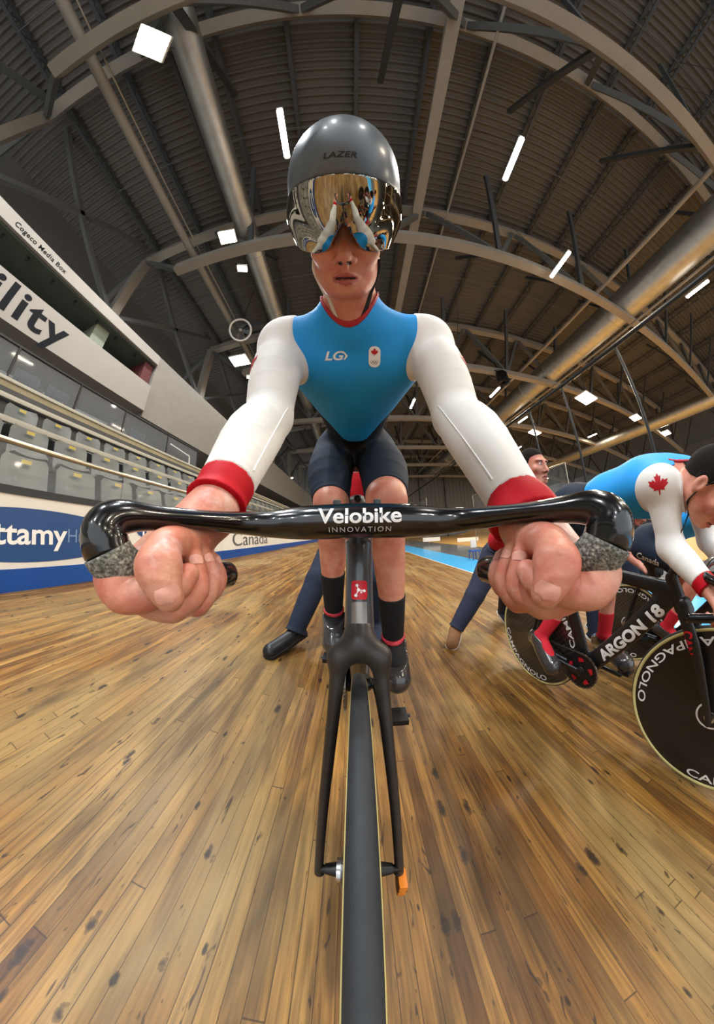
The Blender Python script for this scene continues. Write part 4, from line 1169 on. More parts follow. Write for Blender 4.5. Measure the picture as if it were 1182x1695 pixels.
# ================================================================ people
def skin_mat(name='skin', base=(206, 150, 122), red=(190, 96, 78), scale=24, chalk=0):
    m, nt, b = new_mat(name); L = nt.links.new; N = nt.nodes.new
    tc = N('ShaderNodeTexCoord')
    n = N('ShaderNodeTexNoise'); n.inputs['Scale'].default_value = scale; n.inputs['Detail'].default_value = 4; L(tc.outputs['Object'], n.inputs['Vector'])
    r = N('ShaderNodeValToRGB'); e = r.color_ramp.elements; e[0].position = .38; e[0].color = lin(base); e[1].position = .78; e[1].color = lin(red)
    L(n.outputs['Fac'], r.inputs[0])
    n3 = N('ShaderNodeTexNoise'); n3.inputs['Scale'].default_value = 220; n3.inputs['Detail'].default_value = 3; L(tc.outputs['Object'], n3.inputs['Vector'])
    mx = N('ShaderNodeMix'); mx.data_type = 'RGBA'; mx.blend_type = 'OVERLAY'; mx.inputs[0].default_value = .18; L(r.outputs[0], mx.inputs[6]); L(n3.outputs['Fac'], mx.inputs[7]); out = mx.outputs[2]
    if chalk:
        n4 = N('ShaderNodeTexNoise'); n4.inputs['Scale'].default_value = 17; n4.inputs['Detail'].default_value = 8; n4.inputs['Roughness'].default_value = .65; L(tc.outputs['Object'], n4.inputs['Vector'])
        r4 = N('ShaderNodeValToRGB'); e4 = r4.color_ramp.elements; e4[0].position = .54; e4[0].color = (0, 0, 0, 1); e4[1].position = .68; e4[1].color = (.75, .75, .75, 1); L(n4.outputs['Fac'], r4.inputs[0])
        m4 = N('ShaderNodeMix'); m4.data_type = 'RGBA'; L(r4.outputs[0], m4.inputs[0]); L(out, m4.inputs[6]); m4.inputs[7].default_value = lin((224, 206, 196)); out = m4.outputs[2]
    L(out, b.inputs['Base Color'])
    b.inputs['Roughness'].default_value = .46; b.inputs['Subsurface Weight'].default_value = .12; b.inputs['Subsurface Radius'].default_value = (.010, .004, .002); b.inputs['Subsurface Scale'].default_value = .4
    n2 = N('ShaderNodeTexNoise'); n2.inputs['Scale'].default_value = 420; n2.inputs['Detail'].default_value = 3; L(tc.outputs['Object'], n2.inputs['Vector'])
    bp = N('ShaderNodeBump'); bp.inputs['Strength'].default_value = .25; bp.inputs['Distance'].default_value = .001; L(n2.outputs['Fac'], bp.inputs['Height']); L(bp.outputs['Normal'], b.inputs['Normal'])
    return m
M_SKIN = skin_mat('skin', (210, 146, 120), (192, 104, 86))
M_HAND = skin_mat('hand skin', (206, 148, 122), (198, 92, 72), 34, chalk=1)
M_CHALK = mat('chalk dust on the skin', (218, 186, 170), .8, noise=.12, scale=120)
M_NAIL = mat('finger nail', (224, 164, 146), .28, noise=.03)
M_LIP = mat('lip', (172, 92, 82), .42, noise=.05)
M_MOUTH_NOSTRIL = mat('mouth inside and nostril shade', (58, 22, 20), .5)
M_HAIR = mat('dark hair', (22, 17, 14), .85, spec=.2, noise=.3, scale=160, bump=.6, bscale=260)
M_EYE = mat('eye white', (226, 220, 212), .2)
M_IRIS = mat('iris', (46, 34, 26), .15)
M_SUIT = mat('sky blue lycra', (36, 156, 232), .6, noise=.03, scale=8, spec=.3, bump=.06, bscale=1500)
M_SLEEVE = mat('white lycra', (232, 229, 222), .62, noise=.03, scale=14, sheen=.3, bump=.08, bscale=1400)
M_CUFF = mat('red cuff', (184, 4, 24), .65, noise=.03, spec=.25)
M_COLLAR = mat('dark red collar', (168, 26, 36), .55, noise=.03)
M_SHORT = mat('navy lycra', (34, 43, 57), .75, noise=.05, scale=16, spec=.2, bump=.06, bscale=1500)
M_POUCH = mat('black lycra', (20, 21, 24), .55)
M_SOCK = mat('black sock', (17, 17, 19), .85, noise=.1, scale=90, bump=.3, bscale=900)
M_SHOE = mat('glossy grey overshoe', (54, 52, 52), .2, noise=.12, scale=50, coat=.8, coat_rough=.06)
M_STRIPE = mat('red overshoe cuff', (186, 46, 58), .5)
M_HELM = mat('satin slate helmet', (86, 99, 111), .42, noise=.02, spec=.5, coat=.35, coat_rough=.2)
M_VISOR = mat('mirror visor', (172, 168, 156), .03, metal=1., noise=.01)
M_STRAP = mat('helmet strap', (22, 22, 24), .7)
M_STRAPHL = mat('strap highlight', (214, 212, 208), .6)  # highlight on the left strap, put into its colour

def head_prims(f, C, Rm, sc=1., neck=None, mouth_open=True, ears=True):
    """Rm columns: right, up, forward. The face is modelled: brow, sockets, nose, lips, jaw, ears"""
    P = lambda x, u, n: C + Rm @ (np.array([x, u, n]) * sc)
    r = lambda *a: np.array(a) * sc
    f.ell(P(0, .035, -.015), r(.0755, .100, .098), Rm, .02 * sc)
    f.ell(P(0, -.030, .030), r(.0640, .082, .062), Rm, .03 * sc)
    for s in (-1, 1):
        f.rc(P(s * .056, -.046, -.004), P(s * .030, -.094, .060), .018 * sc, .016 * sc, .03 * sc)
        f.ell(P(s * .043, -.020, .066), r(.024, .019, .020), Rm, .025 * sc)
        f.ell(P(s * .030, .036, .078), r(.030, .010, .013), Rm, .018 * sc)
        f.ell(P(s * .031, .012, .094), r(.0165, .012, .014), Rm, .012 * sc, -1)
        f.ell(P(s * .031, .011, .074), r(.0135, .0125, .013), Rm, .006 * sc)
        if ears:
            f.ell(P(s * .079, -.005, -.010), r(.010, .032, .020), Rm, .010 * sc)
            f.ell(P(s * .090, -.003, -.004), r(.008, .020, .010), Rm, .006 * sc, -1)
    f.ell(P(0, -.096, .074), r(.032, .016, .018), Rm, .02 * sc)
    f.rc(P(0, .022, .086), P(0, -.026, .107), .0085 * sc, .0115 * sc, .014 * sc)
    f.ell(P(0, -.034, .110), r(.0125, .0105, .0115), Rm, .010 * sc)
    for s in (-1, 1):
        f.ell(P(s * .0150, -.037, .097), r(.0090, .0085, .0110), Rm, .006 * sc)
    for s in (-1, 1): f.ell(P(s * .0082, -.0445, .104), r(.0050, .0048, .0075), Rm, .003 * sc, -1)
    f.rc(P(0, -.046, .098), P(0, -.060, .095), .006 * sc, .008 * sc, .01 * sc)
    f.chain([P(-.025, -.0715, .079), P(-.011, -.0655, .0935), P(0, -.0675, .0955), P(.011, -.0655, .0935), P(.025, -.0715, .079)], np.array([.004, .0062, .0062, .0062, .004]) * sc, .006 * sc)
    f.chain([P(-.024, -.0740, .079), P(-.010, -.0815, .0915), P(.010, -.0815, .0915), P(.024, -.0740, .079)], np.array([.004, .0072, .0072, .004]) * sc, .006 * sc)
    if mouth_open: f.chain([P(-.021, -.0725, .088), P(0, -.0730, .101), P(.021, -.0725, .088)], np.array([.0012, .0030, .0012]) * sc, .003 * sc, op=-1)
    else: f.chain([P(-.022, -.0725, .088), P(0, -.0725, .101), P(.022, -.0725, .088)], np.array([.001, .0012, .001]) * sc, .003 * sc, op=-1)
    if neck is not None:
        f.rc(P(0, -.045, -.028), neck, .056 * sc, .062 * sc, .03 * sc)
def face_mat(C, Rm, sc=1.):
    def fn(c):
        q = (c - C) @ Rm / sc
        m = np.zeros(len(c), int)
        lip = (np.abs(q[:, 0]) < .0255) & (q[:, 1] < -.0605 + .25 * np.abs(q[:, 0]) * 0) & (q[:, 1] > -.0885 + np.abs(q[:, 0]) * .35) & (q[:, 2] > .083) & (q[:, 1] < -.0615 - np.maximum(0, np.abs(q[:, 0]) - .008) * .45)
        m[lip] = 1
        inn = (np.abs(q[:, 0]) < .020) & (np.abs(q[:, 1] + .0728) < .0022) & (q[:, 2] > .075)
        m[inn] = 2
        m[(((np.abs(q[:, 0]) - .0082) / .0046)**2 + ((q[:, 1] + .0440) / .0036)**2 < 1) & (q[:, 2] > .09)] = 2  # nostril shade painted in with the dark mouth material
        return m
    return fn
def eyes(parent, C, Rm, sc=1.):
    P = lambda x, u, n: C + Rm @ (np.array([x, u, n]) * sc)
    for s in (-1, 1):
        m_ = MB(); m_.ball(P(s * .031, .011, .0775), .0118 * sc, seg=16, rings=10)
        m_.build('eye', M_EYE, parent, label=None)
        m_ = MB(); m_.ball(P(s * .030, .0105, .0868), np.array([.0058, .0058, .0035]) * sc, R=Rm, seg=14, rings=8); m_.build('iris', M_IRIS, parent)
        m_ = MB(); m_.tube([P(s * .014, .027, .089), P(s * .028, .033, .092), P(s * .046, .028, .083)], [.0022 * sc, .0034 * sc, .0016 * sc], 8); m_.build('eyebrow', M_HAIR, parent)

# ---------------------------------------------------------------- the rider in front
rider = empty('person', 'rider in blue skinsuit with white sleeves and mirrored visor, gripping the nearest handlebar', 'person', M=MB_ @ Matrix.Translation((0, 1.0, 0)))
OR = np.array([0, 1.0, 0])
CAMR = np.array([0, 0, ZC]) - OR
def DBv(px_, py_): return np.array(Matrix.Rotation(PITCH, 3, 'X') @ _dir(px_, py_))
R_ = lambda *a: PB(*a) - OR
bf = Field()
SH = {-1: R_(475, 574, .71), 1: R_(702, 570, .71)}
EL = {-1: R_(445, 692, .50), 1: R_(756, 690, .50)}
WR = {-1: R_(350, 848, .275), 1: R_(866, 850, .275)}
CU = {-1: R_(391, 800, .315), 1: R_(845, 806, .315)}
HAND = {-1: lambda x, y, r: R_(x, y, r), 1: lambda x, y, r: R_(1182 - x + 2, y - 6, r)}
PEL = np.array([-.008, 1.00, 1.275]) - OR
# torso: pelvis, waist, rib cage, chest
tilt = np.array(Matrix.Rotation(math.radians(-10), 3, 'X'))
bf.ell(PEL, (.168, .15, .112), tilt, .05)
bf.ell(np.array([-.008, .80, 1.315]) - OR, (.118, .20, .092), tilt, .06)
bf.ell(np.array([-.008, .58, 1.345]) - OR, (.158, .17, .110), tilt, .06)
for s in (-1, 1):
    bf.ell(np.array([-.008 + s * .085, .50, 1.318]) - OR, (.085, .085, .070), tilt, .05)      # pectorals
    bf.rc(np.array([-.008 + s * .075, .76, 1.33]) - OR, np.array([-.008 + s * .130, .50, 1.355]) - OR, .046, .068, .05)   # flanks
    bf.rc(np.array([-.010 + s * .050, .43, 1.385]) - OR, SH[s], .058, .058, .05)
    bf.ell(SH[s], (.064, .064, .064), k=.04)
    # arms
    am = (SH[s] + EL[s]) / 2 + np.array([s * .006, -.004, 0])
    bf.chain([SH[s], am, EL[s]], [.062, .0555, .043], .03)
    fm = EL[s] * .70 + WR[s] * .30 + np.array([s * .006, 0, 0])
    bf.chain([EL[s], fm, EL[s] * .25 + WR[s] * .75, WR[s]], [.043, .0470, .0325, .0255], .015)
NB = np.array([-.014, .415, 1.385]) - OR
# head, looking down past the bar
uu, nn = nrm(np.array([0, -.885, .465])), nrm(np.array([0, -.465, -.885]))
yaw = math.radians(3)
xx = np.cross(uu, nn); xx = nrm(xx)
if xx[0] < 0: xx = -xx
RH = np.stack([xx, uu, nn], 1)
HC = R_(570, 427, .535) - RH @ np.array([0, -.034, .118])
head_prims(bf, HC, RH, 1.0, None, ears=False)
bf.rc(HC + RH @ np.array([0, -.030, -.030]), NB, .057, .070, .03)
bf.ell(NB, (.085, .06, .06), k=.05)
# legs
HP = {-1: np.array([-.108, 1.0, 1.235]) - OR, 1: np.array([.092, 1.0, 1.235]) - OR}
KN = {-1: R_(548, 832, .78), 1: R_(640, 828, .67)}
AN = {-1: R_(553, 1018, .985), 1: R_(651, 1062, .885)}
for s in (-1, 1):
    tm = HP[s] * .5 + KN[s] * .5 + np.array([s * .012, -.012, 0])
    bf.chain([HP[s], tm, KN[s]], [.098, .090, .062], .035)
    bf.ell(KN[s] + np.array([0, -.018, 0]), (.046, .045, .052), k=.03)
    cm = KN[s] * .66 + AN[s] * .34 + np.array([0, .022, 0])
    bf.chain([KN[s], cm, KN[s] * .3 + AN[s] * .7, AN[s]], [.056, .054, .041, .034], .02)
# feet inside the overshoes
TOE = {-1: R_(553, 1076, .945), 1: R_(658, 1142, .80)}
HEEL = {}
for s in (-1, 1):
    d = nrm(TOE[s] - AN[s]); hl = AN[s] + np.array([0, .045, -.045]); HEEL[s] = hl
    bf.chain([AN[s] + [0, 0, -.01], (AN[s] + TOE[s]) / 2 + [0, 0, .008], TOE[s] + nrm(AN[s] - TOE[s]) * .05], [.034, .036, .034], .02)
    bf.rc(AN[s], hl, .032, .028, .02)
# hands wrapped round the drops
NAILS = []
CHALKP = []
for s in (-1, 1):
    H = HAND[s]
    MC = [H(193, 958, .196), H(208, 956, .214), H(229, 950, .232), H(254, 940, .250)]
    PI_ = [H(237, 985, .182), H(286, 1005, .205), H(326, 999, .227), H(347, 981, .248)]
    DI = [H(290, 976, .182), H(328, 978, .206), H(351, 965, .229), H(364, 957, .250)]
    TI = [H(312, 950, .188), H(321, 926, .212), H(338, 923, .232), H(353, 926, .251)]
    rr = [(.0116, .0108, .0094, .0084), (.0114, .0108, .0094, .0084), (.0108, .0102, .0090, .0080), (.0096, .0088, .0080, .0072)]
    for k in range(4):
        bf.chain([MC[k], PI_[k] * .55 + MC[k] * .45 + (MC[k] - H(285, 935, .235)) * .12 + np.array([0, 0, -.004]), PI_[k], DI[k], TI[k]], [rr[k][0], rr[k][0] * .98, rr[k][1], rr[k][2], rr[k][3]], .0035, n=3)
        bf.ell(PI_[k], (rr[k][1] * 1.1,) * 3, k=.004)
    PC = H(272, 925, .262)
    for k in range(4): bf.chain([WR[s], PC * .6 + MC[k] * .4, MC[k]], [.024, .019, .0125], .014, n=3)
    bf.chain([WR[s], H(326, 880, .248), H(300, 896, .222)], [.024, .020, .0155], .012)
    # thumb: leaves the wrist side, lies across the front and closes on the index finger
    T = [H(301, 895, .220), H(274, 905, .188), H(264, 938, .166), H(271, 968, .160), H(281, 989, .161)]
    bf.chain(T, [.0150, .0138, .0138, .0116, .0092], .004, n=4)
    bf.ell(H(263, 938, .165), (.0146, .0146, .0146), k=.005)
    n_ = nrm(H(262, 936, .12) - H(262, 936, .162)); 
    NAILS.append((T[3] * .35 + T[4] * .65, nrm(T[4] - T[3]), n_, .0078, .0105))
    for k in (1, 2, 3):
        tip = TI[k]; dd = nrm(TI[k] - DI[k]); nv = nrm(tip - H(300, 945, .245)); nv = nrm(nv - dd * nv.dot(dd) + n_ * .6)
        NAILS.append((tip - dd * .002, dd, nv, .0062, .0085))
    CHALKP += [(H(330, 890, .25), .030), (H(215, 962, .185), .016), (H(350, 905, .26), .02)]
fmat = face_mat(HC, RH)
def body_mat(c):
    m = fmat(c)
    hand = np.zeros(len(c), bool)
    for s in (-1, 1):
        hand |= (np.linalg.norm(c - WR[s], axis=1) < .16) & ((c - (CU[s] * .2 + WR[s] * .8)) @ (WR[s] - CU[s]) > 0)
    m[hand] = 3
    rs = np.random.RandomState(3)
    for p, r in CHALKP:
        d = np.linalg.norm(c - p, axis=1) / r + .12 * np.sin(c[:, 0] * 900 + c[:, 2] * 700) + .1 * np.sin(c[:, 1] * 1300)
        pass
    return m
# skin folds over the thumb knuckles and finger joints
for s in (-1, 1):
    H = HAND[s]; cv = nrm(H(263, 938, .12) - H(263, 938, .166))
    for (x, y, w, tl) in ((262, 926, 24, -.10), (263, 936, 28, .05), (265, 948, 26, .15), (272, 970, 22, .2)):
        pts = []
        for q in np.linspace(-1, 1, 7):
            p = H(x + q * w, y + q * w * tl + 5 * q * q, .166); pts.append(bf.cast(p + cv * .04, -cv, .0012, .1))
        bf.chain(pts, [.0012, .0017, .0020, .0021, .0020, .0017, .0012], .003, n=2, op=-1)
body = surf('body', bf, .0027, [M_SKIN, M_LIP, M_MOUTH_NOSTRIL, M_HAND, M_CHALK], rider, matfn=body_mat)
eyes(body, HC, RH)
for (c, d, n, w, l) in NAILS:
    n = nrm(n - d * n.dot(d)); e = np.cross(d, n)
    top = bf.cast(c + n * .03, -n, .0002)
    m_ = MB(); O = []
    for i in range(7):
        for j in range(7):
            u, v = (i / 6 * 2 - 1), (j / 6 * 2 - 1)
            k = math.sqrt(max(0, 1 - abs(v)**3)) if v > 0 else 1 - .25 * v * v
            O.append(c + e * (u * w * k) + d * (v * l * .5) + n * .03)
    G = bf.casts(np.array(O), np.tile(-n, (49, 1)), .0005, .06, bf.near(c, .05)).reshape(7, 7, 3)
    m_.grid(np.array(G)); m_.build('finger_nail', M_NAIL, body, recalc=False)

# ---- clothing: each piece lies on the body and ends at its own seam
def sdot(P, c, n): return (P - c) @ nrm(n)
armdist = {}
def arm_f(s):
    g = Field(); am = (SH[s] + EL[s]) / 2
    g.ell(SH[s] + np.array([s * .030, -.012, .004]), (.094, .088, .10), k=.03); g.chain([SH[s] + np.array([s * .02, 0, -.03]), EL[s], WR[s]], [.082, .085, .085], .03); return g
ARM = {s: arm_f(s) for s in (-1, 1)}
neck_n = nrm(np.array([0, -.80, -.10]) + np.array([0, 0, .25]))
cf_ = R_(576, 538, .60); cl_ = R_(526, 484, .66); cr_ = R_(632, 480, .66)
neck_n = np.cross(cr_ - cl_, cf_ - cl_); neck_n = nrm(neck_n); neck_n = neck_n if neck_n @ (HC - NB) > 0 else -neck_n
def vline(P):
    ax = np.maximum(np.abs(P[:, 0] + .008) - .035, 0)
    return (P[:, 1] + 1.0) - (.822 - 1.35 * ax)
nax = nrm(HC + RH @ np.array([0, -.03, -.03]) - NB)
nfr = frame(nax, (0, 0, 1))      # x across, y up, z along the neck
def neck_r(P):
    q = (P - NB) @ nfr; return np.sqrt((q[:, 0] / .0715)**2 + (np.minimum(q[:, 1], 0) / .056)**2 + (np.maximum(q[:, 1], 0) / .075)**2)
def neck_d(P):
    q = (P - NB) @ nfr; return q[:, 2] - .016 - .070 * np.minimum((q[:, 0] / .072)**2, 1.8)
def reg_top(P):
    return np.maximum(np.maximum(neck_d(P) + .002, vline(P)), 1.175 - P[:, 2])
TL_, TH_ = np.array([-.34, -.75, 1.0]), np.array([.34, .2, 1.6])
def not_arms(P):
    return np.maximum(ARM[-1].eval(P) * -1 - .012, ARM[1].eval(P) * -1 - .012)
surf('skinsuit_top', bf, .0045, M_SUIT, rider, region=lambda P: np.maximum(reg_top(P), not_arms(P)), off=.0035, lo=TL_, hi=TH_)
def collar_reg(P):
    d = neck_d(P); return np.maximum(np.maximum(d, -.014 - d), (neck_r(P) - 1.75) * .06)
surf('collar', bf, .003, M_COLLAR, rider, region=collar_reg, off=.0055, lo=NB - .2, hi=NB + .2)
def hem(s):
    a = nrm(KN[s] - HP[s]); c = HP[s] * .02 + KN[s] * .98 if s < 0 else HP[s] * .065 + KN[s] * .935
    return c, a
def shorts_reg(P):
    d = np.minimum(-vline(P) - .004, P[:, 2] - 1.180)
    side = np.where(P[:, 0] < -.008, -1, 1)
    dl = []
    for s in (-1, 1):
        c, a = hem(s); dl.append(sdot(P, c, a))
    e = np.where(side < 0, dl[0], dl[1])
    return np.maximum(np.maximum(d, e), np.where(P[:, 1] < -.42, .05, -1.))
surf('shorts', bf, .0045, M_SHORT, rider, region=shorts_reg, off=.0035, lo=np.array([-.32, -.5, .85]), hi=np.array([.32, .25, 1.5]))
cuffc = {-1: CU[-1] * .86 + WR[-1] * .14, 1: CU[1] * .45 + WR[1] * .55}
for s in (-1, 1):
    a = nrm(WR[s] - EL[s])
    def reg(P, s=s, a=a):
        return np.maximum(ARM[s].eval(P), sdot(P, cuffc[s], a))
    lo = np.min([SH[s], EL[s], WR[s]], 0) - .13; hi = np.max([SH[s], EL[s], WR[s]], 0) + .13
    sl = surf('sleeve', bf, .0035, M_SLEEVE, rider, region=reg, off=.0062, lo=lo, hi=hi)
    cen = EL[s]
    def creg(P, s=s, a=a):
        d = sdot(P, cuffc[s], a); return np.maximum(np.maximum(d - .040, -d), ARM[s].eval(P) - .03)
    cu = surf('cuff', bf, .003, M_CUFF, rider, region=creg, off=.0068, lo=cuffc[s] - .12, hi=cuffc[s] + .12)
    # seam along the forearm
    p0 = EL[s]; m_ = MB(); pts = []
    cdir = nrm(np.array([-s * .75, -.5, -.1]))
    for t in np.linspace(.05, .95, 14):
        b = EL[s] * (1 - t) + cuffc[s] * t; dd = nrm(cdir - a * cdir.dot(a)); pts.append(bf.cast(b + dd * .12, -dd, .0064))
    m_.tube(pts, .0013, 6); m_.build('seam', M_LETW, sl)
    # red leaf on the outer upper arm
    outw = nrm(np.array([s, -.95, -.78])); fnl = bf.wrap(bf.cast(SH[s] * .66 + EL[s] * .34 + outw * .12, -outw, .0062), np.cross(SH[s] - EL[s], outw), .0072)
    m_ = MB(); leaf(m_, .038, fnl, n=4); m_.build('maple_leaf', M_RED, sl, recalc=False, label='red leaf print')
# chest prints
m_ = MB(); fnl = bf.wrap(bf.cast(CAMR, DBv(556, 590), .0035), (1, 0, 0), .0046); letter(m_, 'LG', .030, bf.wrap(bf.cast(CAMR, DBv(556, 590), .0035), (1, 0, 0), .0046, du=-.006), bold=.03, shear=.25, sx=1.25)
m_.add([fnl(x, y) for x, y in ((.018, .009), (.023, .009), (.030, 0), (.023, -.009), (.018, -.009), (.024, 0))], [(0, 1, 2, 5), (5, 2, 3, 4)]); top_o = bpy.data.objects['skinsuit_top']
m_.build('lettering', M_LETW, top_o, recalc=False)
fnl = bf.wrap(bf.cast(CAMR, DBv(620, 591), .0035), (1, 0, 0), .0044); fn2 = bf.wrap(bf.cast(CAMR, DBv(620, 591), .0035), (1, 0, 0), .0052)
m_ = MB(); sheet(m_, rrect(.029, .052, .013), fnl, 2); cb = m_.build('chest_badge', M_LETW, top_o, recalc=False, label='white oval badge')
m_ = MB(); leaf(m_, .0125, bf.wrap(fn2.a, (1, 0, 0), .0052, dv=.009), n=2); m_.build('maple_leaf', M_RED, cb, recalc=False)
m_ = MB()
for k, (x, y) in enumerate(((-.007, -.012), (0, -.012), (.007, -.012), (-.0035, -.0155), (.0035, -.0155))):
    a = np.linspace(0, 2 * PI, 17)[:-1]; P0 = [fn2(x + .0032 * math.cos(t), y + .0032 * math.sin(t)) for t in a]; P1 = [fn2(x + .0025 * math.cos(t), y + .0025 * math.sin(t)) for t in a]
    m_.add(P0 + P1, [(i, (i + 1) % 16, 16 + (i + 1) % 16, 16 + i) for i in range(16)])
m_.build('ring_emblem', M_LETGREY, cb, recalc=False)
# shorts details: black pouch and small hem mark
surf('pouch', bf, .004, M_POUCH, rider, region=lambda P: np.maximum(np.maximum(np.abs(P[:, 0] + .008) - .045, -vline(P) - .012), np.maximum(vline(P) - .10, P[:, 2] - 1.26)), off=.0042, lo=np.array([-.1, -.35, 1.0]), hi=np.array([.1, .1, 1.32]))
# socks and overshoes
for s in (-1, 1):
    a = nrm(AN[s] - KN[s]); top = KN[s] * .38 + AN[s] * .62 if s > 0 else KN[s] * .42 + AN[s] * .58
    surf('sock', bf, .004, M_SOCK, rider, region=lambda P, top=top, a=a, s=s: np.maximum(np.maximum(-sdot(P, top, a), np.where(P[:, 0] * s < -.01, .05, -1.)), sdot(P, AN[s] + a * .05, a)), off=.0035, lo=np.minimum(top, AN[s]) - .12, hi=np.maximum(top, AN[s]) + .12)
    sf = Field(); ft = nrm(TOE[s] - AN[s])
    mid = (AN[s] + TOE[s]) / 2 + [0, 0, .008]
    sf.chain([AN[s] + [0, 0, -.012], mid, TOE[s] + (AN[s] - TOE[s]) * .22], [.043, .047, .043], .02)
    sf.rc(AN[s] + [0, .0, -.01], HEEL[s], .042, .036, .03)
    sf.rc(HEEL[s] + [0, 0, -.012], TOE[s] + (AN[s] - TOE[s]) * .25 + [0, 0, -.012], .032, .040, .03)
    cutp = AN[s] + a * -.004
    surf('overshoe', sf, .004, M_SHOE, rider, region=lambda P, c=cutp, a=a: -sdot(P, c, a))
    surf('overshoe_cuff', bf, .004, M_STRIPE, rider, region=lambda P, c=cutp, a=a, s=s: np.maximum(np.maximum(-sdot(P, c - a * .032, a), sdot(P, c - a * .020, a)), np.linalg.norm(P - c + a * .026, axis=1) - .054), off=.0075, lo=AN[s] - .1, hi=AN[s] + .1)
# ---- helmet and visor
HEC = R_(569, 313, .615)
he_u, he_n = uu, nn
RHE = RH
def hq(P): return (P - HEC) @ RHE
HR = np.array([.0965, .124, .130])
hf = Field(); hf.ell(HEC, HR, RHE, .02)
hf.ell(HEC + RHE @ np.array([0, .0, -.07]), (.088, .112, .14), RHE, .05)
hf.rc(HEC + RHE @ np.array([0, .0, -.10]), HEC + RHE @ np.array([0, .03, -.22]), .080, .035, .08)
for s in (-1, 1): hf.rc(HEC + RHE @ np.array([s * .072, -.06, -.01]), HEC + RHE @ np.array([s * .066, -.118, .004]), .028, .018, .05)
BROW = -.014
def face_open(P):
    q = hq(P); lowf = np.maximum(q[:, 1] - BROW - .06 * (1 - np.cos(q[:, 0] * 9)) * 0, -(q[:, 2] + .030))
    return lowf     # <0 where the visor and the face are
def helm_reg(P):
    q = hq(P)
    inner = -(hf.eval(P) + .009)     # hollow shell
    return np.maximum(np.maximum(-face_open(P), inner), -(q[:, 1] + .150))
surf('helmet', hf, .003, M_HELM, rider, region=helm_reg, smooth=50)
def visor_reg(P):
    q = hq(P); X = np.abs(q[:, 0] - .002)
    low = np.interp(X, [0, .005, .028, .034, .060, .085, .11], [-.083, -.087, -.120, -.124, -.125, -.116, -.095])
    return np.maximum(np.maximum(face_open(P) + .0012, low - q[:, 1]), -(hf.eval(P) + .0035))
surf('visor', hf, .0022, M_VISOR, rider, region=visor_reg, off=.0015, smooth=40, label='mirrored visor')
fnl = hf.wrap(hf.cast(CAMR, DBv(562, 255), 0), (1, 0, 0), .0008)
m_ = MB(); letter(m_, 'LAZER', .013, fnl, bold=.01, shear=.2, width=.047); m_.build('lettering', M_BLACK, bpy.data.objects['helmet'], recalc=False)
for s in (-1, 1):
    pts = []
    for (x, u) in ((.062, -.075), (.061, -.100), (.050, -.112), (.030, -.120), (.010, -.124)):
        o = HC + RH @ np.array([s * x * 2.2, u - .04 if x < .055 else u + .045, .055]); tgt = HC + RH @ np.array([s * x * .3, u + .05 if x < .055 else u + .045, .01]); pts.append(bf.cast(o, tgt - o, .0012))
    m_ = MB(); m_.tube(catmull(pts, 4), .0045, 8, ry=.0015); m_.build('chin_strap', M_STRAPHL if s < 0 else M_STRAP, rider, label='chin strap painted pale as a highlight' if s < 0 else None)
# ================================================================ everybody else
def hand_prims(f, W, dr, palm, side, curl=.6, sc=1.):
    """open or half closed hand with four fingers and a thumb; palm is the direction the palm faces"""
    d = nrm(dr); n = nrm(np.asarray(palm, float) - d * np.dot(palm, d)); x = np.cross(d, n) * side
    P = lambda a, b, c: W + (x * a + d * b + n * c) * sc
    f.rc(P(0, 0, 0), P(.004, .045, 0), .024 * sc, .022 * sc, .02)
    base = [(.030, .088), (.010, .092), (-.011, .088), (-.030, .078)]; L = [(.042, .026, .020), (.047, .030, .021), (.043, .028, .020), (.034, .021, .018)]
    for (a, b), l in zip(base, L):
        f.rc(P(a * .4, .02, 0), P(a, b, 0), .016 * sc, .0115 * sc, .015)
        q = np.array([a, b, 0.]); ang = 0; pts = [P(*q)]
        for k, s_ in enumerate(l):
            ang += curl * (.8 if k == 0 else 1.1); q = q + np.array([a * .04, math.cos(ang) * s_, math.sin(ang) * s_]); pts.append(P(*q))
        f.chain(pts, np.array([.0108, .0098, .0088, .0074]) * sc, .004, n=2)
    f.chain([P(.022, .018, .006), P(.045, .045, .018), P(.050, .072, .030), P(.044, .095, .038)], np.array([.016, .0125, .0110, .0085]) * sc, .008, n=2)
def limb(f, a, b, r0, rm, r1, bulge=(0, 0, 0), k=.03):
    f.chain([a, a * .62 + b * .38 + np.asarray(bulge, float), b], [r0, rm, r1], k)
def shoes(t, G, fit):
    for A, K, T in (('aR', 'kR', 'tR'), ('aL', 'kL', 'tL')):
        g = Field(); dn = nrm(np.cross(np.cross(G[T] - G[A], [0, 0, 1.]), G[T] - G[A])); dn = dn if dn[2] < 0 else -dn
        heel = G[A] * 1.22 - G[T] * .22 + dn * .045
        g.chain([G[A] + dn * .0, G[A] * .5 + G[T] * .5 + dn * .012, G[T] + dn * .008], [.043, .046, .040], .02); g.rc(heel, G[T] + dn * .018, .036, .040, .03); g.rc(G[A], heel, .042, .038, .02)
        so = g.normal
        shoe = surf('shoe', g, .005, fit['shoe'], t, region=lambda P, c=G[T], dn=dn: (P - c) @ dn - .036, off=.005)
        surf('sole', g, .005, fit['sole'], shoe, region=lambda P, c=G[T], dn=dn: np.maximum(.022 - (P - c) @ dn, (P - c) @ dn - .050), off=.010)
        if fit.get('laces'):
            m_ = MB(); fr = nrm(G[T] - G[A]); sd = np.cross(fr, dn)
            for k in range(5):
                c = G[A] * (.62 - .09 * k) + G[T] * (.38 + .09 * k)
                p = g.casts(np.array([c + sd * u - dn * .12 for u in np.linspace(-.024, .024, 7)]), np.tile(dn, (7, 1)), .002)
                m_.tube(p, .0028, 6)
            m_.build('laces', fit['laces'], shoe)
